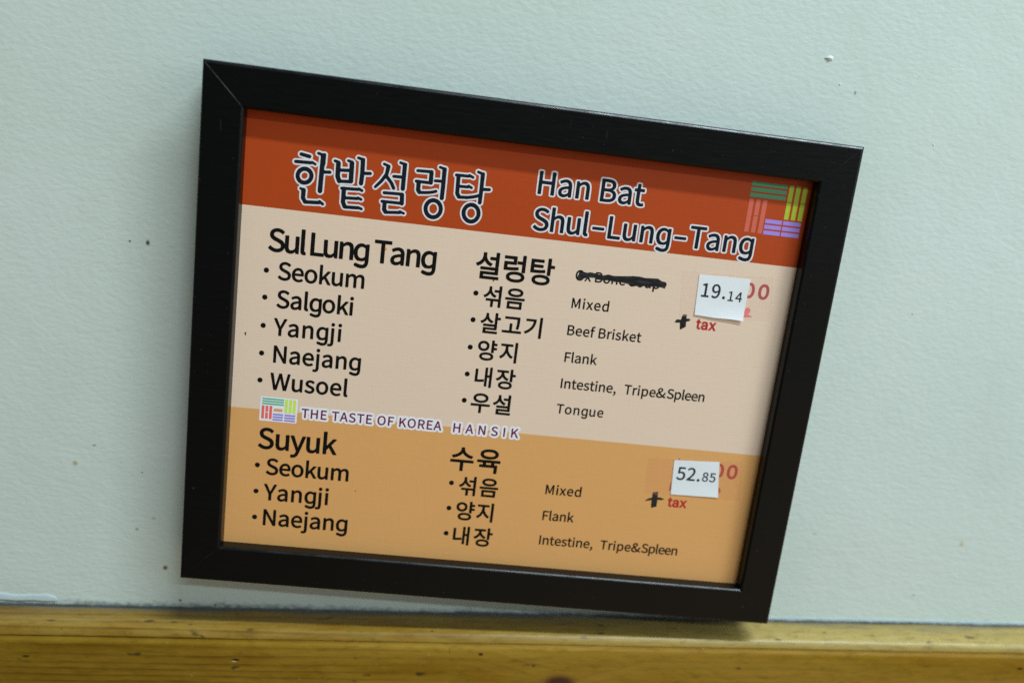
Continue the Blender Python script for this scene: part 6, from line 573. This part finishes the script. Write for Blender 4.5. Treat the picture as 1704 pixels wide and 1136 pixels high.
LINES = [
('section_title', 'Sul Lung Tang', ['S*', 'u*', 'l*', 'L*', 'u*', 'n*', 'g*', 'T*', 'a*', 'n*', 'g*'], [-108.74, -101.89, -95.27, -91.13, -85.65, -79.02, -72.98, -64.4, -57.3, -50.6, -44.24], 39.29, 9.374),
('section_title', 'Suyuk', ['S*', 'u*', 'y*', 'u*', 'k*'], [-107.84, -100.24, -93.86, -86.77, -79.39], -48.74, 9.327),
('dish_name', 'Seokum', ['S*', 'e*', 'o*', 'k*', 'u*', 'm*'], [-103.99, -98.19, -92.86, -86.59, -81.36, -75.4], 27.41, 7.433),
('dish_name', 'Salgoki', ['S*', 'a*', 'l*', 'g*', 'o*', 'k*', 'i*'], [-103.84, -97.92, -92.11, -89.87, -84.38, -78.06, -72.84], 15.26, 7.433),
('dish_name', 'Yangji', ['Y*', 'a*', 'n*', 'g*', 'j*', 'i*'], [-104.4, -98.24, -92.03, -86.08, -81.14, -76.91], 3.1, 7.291),
('dish_name', 'Naejang', ['N*', 'a*', 'e*', 'j*', 'a*', 'n*', 'g*'], [-103.69, -96.84, -91.24, -86.62, -82.8, -76.79, -71.06], -8.99, 7.338),
('dish_name', 'Wusoel', ['W*', 'u*', 's*', 'o*', 'e*', 'l*'], [-104.39, -94.99, -89.4, -84.48, -78.38, -72.4], -21.29, 7.338),
('dish_name', 'Seokum', ['S*', 'e*', 'o*', 'k*', 'u*', 'm*'], [-103.74, -97.9, -92.53, -86.22, -80.95, -74.95], -60.79, 7.386),
('dish_name', 'Yangji', ['Y*', 'a*', 'n*', 'g*', 'j*', 'i*'], [-104.09, -97.96, -91.77, -85.86, -80.96, -76.78], -72.99, 7.386),
('dish_name', 'Naejang', ['N*', 'a*', 'e*', 'j*', 'a*', 'n*', 'g*'], [-103.59, -96.7, -91.07, -86.44, -82.62, -76.58, -70.83], -85.19, 7.433),
('section_title', '설렁탕', ['설*', '렁*', '탕*'], [-20.65, -8.56, 3.12], 38.35, 9.338),
('section_title', '수육', ['수*', '육*'], [-22.19, -10.0], -49.97, 9.141),
('dish_name', '섞음', ['섞*', '음*'], [-15.89, -6.31], 26.29, 7.36),
('dish_name', '살고기', ['살*', '고*', '기*'], [-15.89, -6.13, 3.7], 14.39, 7.36),
('dish_name', '양지', ['양*', '지*'], [-15.7, -5.82], 2.16, 7.298),
('dish_name', '내장', ['내*', '장*'], [-15.5, -6.09], -10.12, 7.283),
('dish_name', '우설', ['우*', '설*'], [-15.99, -6.12], -22.1, 7.41),
('dish_name', '섞음', ['섞*', '음*'], [-17.0, -7.47], -61.82, 7.283),
('dish_name', '양지', ['양*', '지*'], [-17.0, -7.52], -74.04, 7.298),
('dish_name', '내장', ['내*', '장*'], [-17.1, -7.54], -86.32, 7.283),
('dish_translation', 'Ox Bone Soup', ['O', 'x', 'B', 'o', 'n', 'e', 'S', 'o', 'u', 'p'], [23.0, 27.08, 31.75, 35.3, 39.07, 42.4, 46.86, 50.36, 54.09, 57.68], 41.15, 4.36),
('dish_translation', 'Mixed', ['M', 'i', 'x', 'e', 'd'], [23.0, 27.99, 29.55, 33.03, 36.63], 28.75, 4.36),
('dish_translation', 'Beef Brisket', ['B', 'e', 'e', 'f', 'B', 'r', 'i', 's', 'k', 'e', 't'], [22.74, 26.42, 29.78, 33.03, 36.84, 40.76, 43.05, 44.49, 47.69, 50.8, 54.02], 16.59, 4.341),
('dish_translation', 'Flank', ['F', 'l', 'a', 'n', 'k'], [23.14, 26.35, 27.83, 31.35, 34.95], 4.29, 4.331),
('dish_translation', 'Intestine, Tripe&Spleen', ['I', 'n', 't', 'e', 's', 't', 'i', 'n', 'e', ',', 'T', 'r', 'i', 'p', 'e', '&', 'S', 'p', 'l', 'e', 'e', 'n'], [23.05, 24.73, 27.97, 30.35, 33.52, 36.27, 38.81, 40.52, 43.91, 47.21, 52.1, 56.11, 58.42, 60.23, 63.77, 66.9, 72.0, 75.59, 79.07, 80.31, 83.4, 86.72], -7.8, 4.36),
('dish_translation', 'Tongue', ['T', 'o', 'n', 'g', 'u', 'e'], [22.69, 26.55, 30.56, 34.12, 37.84, 41.43], -19.66, 4.264),
('dish_translation', 'Mixed', ['M', 'i', 'x', 'e', 'd'], [22.85, 27.87, 29.39, 32.86, 36.47], -58.65, 4.456),
('dish_translation', 'Flank', ['F', 'l', 'a', 'n', 'k'], [23.1, 26.31, 27.76, 31.29, 34.9], -71.45, 4.408),
('dish_translation', 'Intestine, Tripe&Spleen', ['I', 'n', 't', 'e', 's', 't', 'i', 'n', 'e', ',', 'T', 'r', 'i', 'p', 'e', '&', 'S', 'p', 'l', 'e', 'e', 'n'], [23.1, 24.78, 28.04, 30.44, 33.63, 36.4, 38.95, 40.67, 44.08, 47.39, 52.1, 56.14, 58.46, 60.28, 63.84, 67.0, 72.0, 75.57, 79.03, 80.23, 83.29, 86.59], -83.7, 4.408),
('heading', 'Han Bat', ['H', 'a', 'n', 'B', 'a', 't'], [1.9, 10.62, 18.18, 28.87, 36.68, 43.41], 76.05, 9.342),
('heading', 'Shul-Lung-Tang', ['S', 'h', 'u', 'l', '-', 'L', 'u', 'n', 'g', '-', 'T', 'a', 'n', 'g'], [1.62, 9.2, 16.27, 23.54, 27.42, 34.39, 40.95, 48.63, 55.73, 63.84, 70.48, 78.39, 85.9, 93.07], 60.7, 9.342),
('tagline', 'THE TASTE OF KOREA', ['T*', 'H*', 'E*', 'T*', 'A*', 'S*', 'T*', 'E*', 'O*', 'F*', 'K*', 'O*', 'R*', 'E*', 'A*'], [-89.99, -85.92, -81.52, -76.69, -73.16, -69.18, -65.61, -61.54, -56.56, -51.85, -46.83, -43.13, -38.41, -34.53, -31.45], -32.89, 4.072),
('tagline', 'HANSIK', ['H*', 'A*', 'N*', 'S*', 'I*', 'K*'], [-22.58, -17.09, -11.18, -5.46, 0.14, 3.71], -33.08, 4.166),
('price', '19.', ['1', '9', '.'], [79.73, 84.27, 89.4], 40.03, 5.941),
('price', '14', ['1', '4'], [91.99, 95.38], 39.39, 4.264),
('price', '52.', ['5', '2', '.'], [82.63, 87.52, 92.57], -45.87, 6.084),
('price', '85', ['8', '5'], [94.89, 98.31], -45.66, 4.312),
('old', '00', ['0^', '0^'], [98.87, 105.53], 41.87, 6.263),
('old', '00', ['0^', '0^'], [99.87, 106.46], -43.13, 6.355),
('tax', 'tax', ['t^', 'a^', 'x^'], [79.89, 82.26, 85.77], 25.39, 4.513),
('tax', 'tax', ['t^', 'a^', 'x^'], [80.79, 83.11, 86.57], -59.51, 4.513)]
SCR= [[24.31, 45.67], [25.91, 45.29], [27.64, 45.07], [29.28, 45.4], [31.86, 45.14], [35.03, 44.74], [37.21, 45.33], [39.53, 45.03], [43.46, 45.34], [47.39, 45.71], [51.06, 45.93], [53.39, 45.64], [59.35, 45.95], [61.2, 45.12], [63.1, 44.91], [63.66, 44.13], [63.07, 42.5], [61.59, 42.76], [59.29, 42.78], [55.02, 42.57], [51.6, 42.47], [49.1, 42.04], [46.72, 42.62], [43.54, 42.96], [40.42, 42.88], [37.54, 43.12], [34.73, 42.94], [32.74, 42.99], [31.25, 43.52], [28.73, 43.37], [26.0, 42.64], [24.42, 41.9], [23.71, 42.94], [24.23, 44.26]]
P1H= [[69.84, 27.64], [70.71, 29.0], [72.88, 29.06], [75.65, 29.91], [76.85, 29.69], [76.54, 28.93], [74.49, 28.16], [72.37, 27.74], [70.59, 27.54]]
P1V= [[73.03, 31.42], [74.81, 31.62], [75.07, 28.58], [75.2, 26.06], [72.91, 24.54], [72.74, 24.88], [72.34, 27.92]]
P2H= [[69.71, -57.59], [70.86, -56.35], [72.44, -55.68], [75.04, -55.07], [77.09, -55.23], [78.8, -55.77], [77.61, -56.34], [75.26, -56.46], [72.63, -56.89], [71.0, -57.22]]
P2V= [[72.84, -52.93], [75.29, -52.42], [75.57, -57.31], [75.63, -59.78], [73.55, -60.51], [73.09, -60.2], [72.91, -57.57]]
PINK= [[100.44, 36.47], [101.16, 37.57], [102.4, 37.78], [103.32, 36.8], [102.86, 35.3], [101.85, 34.82], [103.37, 34.56], [104.48, 33.74], [100.68, 33.17]]
MK2 = [[[80.32, -51.23], [80.47, -47.01], [81.13, -46.95], [81.11, -51.33]], [[82.18, -35.45], [82.98, -35.38], [83.01, -35.99], [82.35, -36.06]], [[103.61, -47.57], [104.17, -47.87], [104.82, -49.57], [104.16, -50.69]]]

def glyph_groups(keys, pos, base, cap, h):
    g = []
    for i, (k, x) in enumerate(zip(keys, pos)):
        loops = []
        for flatl in GLYPHS[k]:
            loops.append([(x + flatl[j] * 0.001 * cap, base + flatl[j + 1] * 0.001 * cap) for j in range(0, len(flatl), 2)])
        g.append((loops, h + (0.003 if i % 2 else 0.0) if not callable(h) else h))
    return g
def disc(x, y, r, n=16): return [(x + r * math.cos(2 * math.pi * i / n), y + r * math.sin(2 * math.pi * i / n)) for i in range(n)]
def unflat(f): return [[(l[j] * 0.01, l[j + 1] * 0.01) for j in range(0, len(l), 2)] for l in f]

BULLETS = {('Seokum', 0): (-109.1, 30.86), ('Salgoki', 0): (-109.05, 19.2), ('Yangji', 0): (-109.0, 6.83), ('Naejang', 0): (-108.95, -5.41), ('Wusoel', 0): (-108.92, -17.57),
           ('Seokum', 1): (-107.77, -56.77), ('Yangji', 1): (-107.66, -69.2), ('Naejang', 1): (-107.56, -81.7),
           ('섞음', 0): (-19.48, 30.71), ('살고기', 0): (-19.39, 18.88), ('양지', 0): (-19.25, 6.57), ('내장', 0): (-19.22, -5.67), ('우설', 0): (-19.21, -17.84),
           ('섞음', 1): (-20.7, -57.24), ('양지', 1): (-20.57, -69.54), ('내장', 1): (-20.54, -82.0)}
seen = {}
for name, text, keys, pos, base, cap in LINES:
    if name in ('price', 'old', 'tax'): continue
    k = seen.get(text, 0); seen[text] = k + 1
    mat = {'heading': M_NAVY, 'tagline': M_PURPLE}.get(name, M_INK)
    g = glyph_groups(keys, pos, base, cap, 0.08)
    if name == 'dish_name' and (text, k) in BULLETS:
        bx, by = BULLETS[(text, k)]
        g.append(([disc(bx, by, 1.12)], 0.08))
    o = poly_mesh(name, g, mat, sheet, {'heading': 'outlined dark English heading', 'tagline': 'small plum capitals with a pale outline'}.get(name, 'lettering reading ' + text))
    if name in ('heading', 'tagline'):
        poly_mesh('outline', [(unflat(HALOS[text]), 0.05)], M_HALO if name == 'heading' else M_LILAC, sheet, 'pale outline behind the lettering')
poly_mesh('heading', [(unflat(TITLE), 0.08)], M_NAVY, sheet, 'large dark Korean heading in brush letters')
poly_mesh('outline', [(unflat(HALOS['title']), 0.05)], M_HALO, sheet, 'pale outline behind the Korean heading')

# emblem of coloured bars, twice
def emblem(parts, plate, label):
    for nm, mt, rects in parts:
        poly_mesh('emblem_bars', [(rects, 0.08)], mt, sheet, nm + ' bars of the ' + label)
    if plate: poly_mesh('emblem_plate', [([plate], 0.05)], M_LILAC, sheet, 'pale plate behind the ' + label)
def bars_h(x0, x1, y0, y1, n, gap, splits=()):
    hh = (y1 - y0 - gap * (n - 1)) / n; out = []
    for i in range(n):
        xs = [x0, *[s for s in splits], x1]
        for a, b in zip(xs, xs[1:]):
            out.append(rect(a + (0.28 if a != x0 else 0), y0 + i * (hh + gap), b - (0.28 if b != x1 else 0), y0 + i * (hh + gap) + hh))
    return out
def bars_v(x0, x1, y0, y1, n, gap, split=None, which=()):
    w = (x1 - x0 - gap * (n - 1)) / n; out = []
    for i in range(n):
        a = x0 + i * (w + gap)
        if i in which: out += [rect(a, y0, a + w, split - 0.14), rect(a, split + 0.14, a + w, y1)]
        else: out.append(rect(a, y0, a + w, y1))
    return out
G1, R1_, Y1, V1 = (flat('emblem_green', (72, 136, 102)), flat('emblem_rose', (178, 90, 74)), flat('emblem_lime', (150, 172, 52)), flat('emblem_violet', (140, 122, 198)))
emblem([('green', G1, bars_h(93.75, 109.75, 85.55, 92.1, 3, 0.75)), ('rose', R1_, bars_v(93.85, 101.95, 70.3, 84.75, 3, 1.0, 77.6, (1,))),
        ('lime', Y1, bars_v(110.6, 118.75, 77.5, 92.15, 3, 1.0, 84.95, (0, 2))), ('violet', V1, bars_h(102.5, 118.6, 70.15, 76.8, 3, 0.7, (110.3,)))], None, 'large emblem in the header')
G2, R2_, Y2, V2 = (flat('emblem_green_small', (74, 160, 132)), flat('emblem_red_small', (204, 96, 86)), flat('emblem_lime_small', (176, 208, 84)), flat('emblem_violet_small', (132, 122, 196)))
emblem([('green', G2, bars_h(-107.4, -97.95, -28.35, -25.4, 3, 0.42)), ('red', R2_, bars_v(-107.45, -102.9, -34.9, -28.85, 3, 0.5, -31.9, (1,))),
        ('lime', Y2, bars_v(-97.5, -92.75, -31.6, -25.3, 3, 0.5)), ('violet', V2, bars_h(-102.5, -92.7, -35.4, -32.2, 3, 0.4, (-97.7,)))],
       [(-108.2, -25.0), (-107.9, -24.8), (-92.3, -24.8), (-92.0, -25.0), (-92.0, -35.7), (-92.2, -35.95), (-108.1, -35.95), (-108.3, -35.75)], 'small emblem beside the tagline')
poly_mesh('emblem_window', [([rect(-102.2, -31.2, -98.4, -29.9)], 0.08)], M_ORANGE, sheet, 'orange slot in the middle of the small emblem')

# handwriting and old prices
poly_mesh('marker_strike', [([[(x, 44.2 + (y - 44.2) * 1.16 - 0.25 - SKEW * x) for x, y in SCR]], 0.12)], M_MARK, sheet, 'thick black marker stroke crossing out the first translation')
un = lambda L: [(x, y - SKEW * x) for x, y in L]
poly_mesh('plus_mark', [([un(P1H)], 0.12), ([un(P1V)], 0.124)], M_MARK, sheet, 'hand drawn black plus under the upper price')
poly_mesh('plus_mark', [([un(P2H)], 0.12), ([un(P2V)], 0.124)], M_MARK, sheet, 'hand drawn black plus under the lower price')
special = {}
for name, text, keys, pos, base, cap in LINES:
    if name in ('price', 'old', 'tax'): special.setdefault(name, []).append((text, keys, pos, base, cap))
for i, (text, keys, pos, base, cap) in enumerate(special['tax']):
    poly_mesh('tax_note', glyph_groups(keys, pos, base, cap, 0.08), M_RED, sheet, 'red word tax under the ' + ('upper', 'lower')[i] + ' price')
for i, (text, keys, pos, base, cap) in enumerate(special['old']):
    poly_mesh('old_price', glyph_groups(keys, pos, base, cap, 0.08), M_OLD, sheet, 'crimson zeros of the old ' + ('upper', 'lower')[i] + ' price')
poly_mesh('marker_smudge', [([un(PINK)], 0.08)], M_PINK, sheet, 'pink smudge under the old upper price')
for l in MK2: poly_mesh('marker_smudge', [([un(l)], 0.08)], M_OLD, sheet, 'end of an old crimson figure beside the lower price sticker')
poly_mesh('grease_spot', [([disc(-59.85, 45.45, 0.45, 9)], 0.12)], flat('orange_fleck', (190, 122, 20)), sheet, 'tiny orange fleck on the first title')
poly_mesh('fly_speck', [([[(-116.6, 3.0), (-116.0, 3.1), (-115.9, 2.5), (-116.1, 2.3), (-116.05, 1.7), (-116.4, 1.6), (-116.35, 2.4), (-116.75, 2.5)]], 0.12)], M_MARK, sheet)
BR = flat('brown_fleck', (120, 78, 34))
poly_mesh('grease_spot', [([disc(-63.5, -65.2, 0.28, 8)], 0.12)], BR, sheet)
poly_mesh('grease_spot', [([disc(-12.5, 36.9, 0.35, 8)], 0.12)], BR, sheet)

# clear tape over the old prices
def tape(corners, tint, alpha, label):
    mt, nt, b = new_mat('clear_tape')
    b.inputs['Base Color'].default_value = (*A(*tint), 1); b.inputs['Alpha'].default_value = alpha; b.inputs['Roughness'].default_value = 0.22
    b.inputs['Specular IOR Level'].default_value = 0.5
    wv = noise(nt, mapping(nt), 70, 3); bump(nt, b, wv, 0.0012, 0.4)
    c = un(corners)
    o = poly_mesh('clear_tape', [([c], 0.15)], mt, sign, label)
    # the cut edges of the tape catch the light
    me_, nte, be = new_mat('tape_edge'); be.inputs['Base Color'].default_value = (*A(*[min(255, v + 8) for v in tint]), 1); be.inputs['Alpha'].default_value = 0.30; be.inputs['Roughness'].default_value = 0.3
    w = 0.18; g = []
    for (x0, y0), (x1, y1) in zip(c, c[1:] + c[:1]):
        dx, dy = x1 - x0, y1 - y0; L = math.hypot(dx, dy); nx_, ny_ = -dy / L * w, dx / L * w
        g.append(([[(x0, y0), (x1, y1), (x1 + nx_, y1 + ny_), (x0 + nx_, y0 + ny_)]], 0.165))
    poly_mesh('tape_edge', g, me_, o)
tape([(69.9, 50.6), (111.0, 52.2), (113.0, 33.4), (72.0, 30.9)], (206, 186, 172), 0.09, 'clear tape over the old upper price')
tape([(68.6, -36.4), (112.4, -34.3), (115.0, -52.7), (69.0, -53.8)], (200, 150, 108), 0.12, 'pinkish clear tape over the old lower price')

# white price stickers
mt_, nt_, b_ = new_mat('white_sticker_paper')
nz = noise(nt_, mapping(nt_), 700, 4); nz2 = noise(nt_, mapping(nt_), 120, 3)
nt_.links.new(mix(nt_, nz2, (0.80, 0.82, 0.83), (0.88, 0.89, 0.90)), b_.inputs['Base Color']); b_.inputs['Roughness'].default_value = 0.6
bump(nt_, b_, math_(nt_, 'ADD', math_(nt_, 'MULTIPLY', nz, 0.4), nz2), 0.0004, 0.25)
def sticker(c, lift, digits, label, sheen):
    c = un(c); n = 14
    def pt(s, t, extra=0.0):
        x = (c[0][0] * (1 - s) + c[1][0] * s) * (1 - t) + (c[3][0] * (1 - s) + c[2][0] * s) * t
        y = (c[0][1] * (1 - s) + c[1][1] * s) * (1 - t) + (c[3][1] * (1 - s) + c[2][1] * s) * t
        h = 0.24 + extra + lift * max(0, (t - 0.62) / 0.38) ** 2 * (0.25 + 0.75 * s) 
        y += 0.12 * math.sin(s * 9 + 1) * (t > 0.99) * (lift > 0.5)
        return P3(x, y, h)
    bm = bmesh.new()
    top = [[bm.verts.new(pt(i / n, j / n)) for i in range(n + 1)] for j in range(n + 1)]
    bot = [[bm.verts.new(pt(i / n, j / n, -0.09)) for i in range(n + 1)] for j in range(n + 1)]
    for j in range(n):
        for i in range(n):
            bm.faces.new((top[j][i], top[j + 1][i], top[j + 1][i + 1], top[j][i + 1])); bm.faces.new((bot[j][i], bot[j][i + 1], bot[j + 1][i + 1], bot[j + 1][i]))
    for i in range(n):
        for a, b in ((top[0][i], 0), ):
            bm.faces.new((top[0][i], top[0][i + 1], bot[0][i + 1], bot[0][i])); bm.faces.new((top[n][i], bot[n][i], bot[n][i + 1], top[n][i + 1]))
            bm.faces.new((top[i][0], bot[i][0], bot[i + 1][0], top[i + 1][0])); bm.faces.new((top[i][n], top[i + 1][n], bot[i + 1][n], bot[i][n]))
    o = from_bm('price_sticker', bm, mt_, sign, False, label)
    g = []
    for text, keys, pos, base, cap in digits: g += glyph_groups(keys, pos, base, cap, 0.27)
    poly_mesh('price_digits', g, M_DIGIT, o, 'printed price ' + ''.join(d[0] for d in digits))
sticker([(77.37, 49.94), (100.76, 50.5), (100.32, 31.57), (78.17, 31.75)], 0.9, special['price'][:2], 'white paper price sticker reading 19.14', 1)
sticker([(80.32, -36.33), (101.74, -35.18), (103.91, -52.55), (81.3, -53.07)], 0.25, special['price'][2:], 'white paper price sticker reading 52.85', 0)
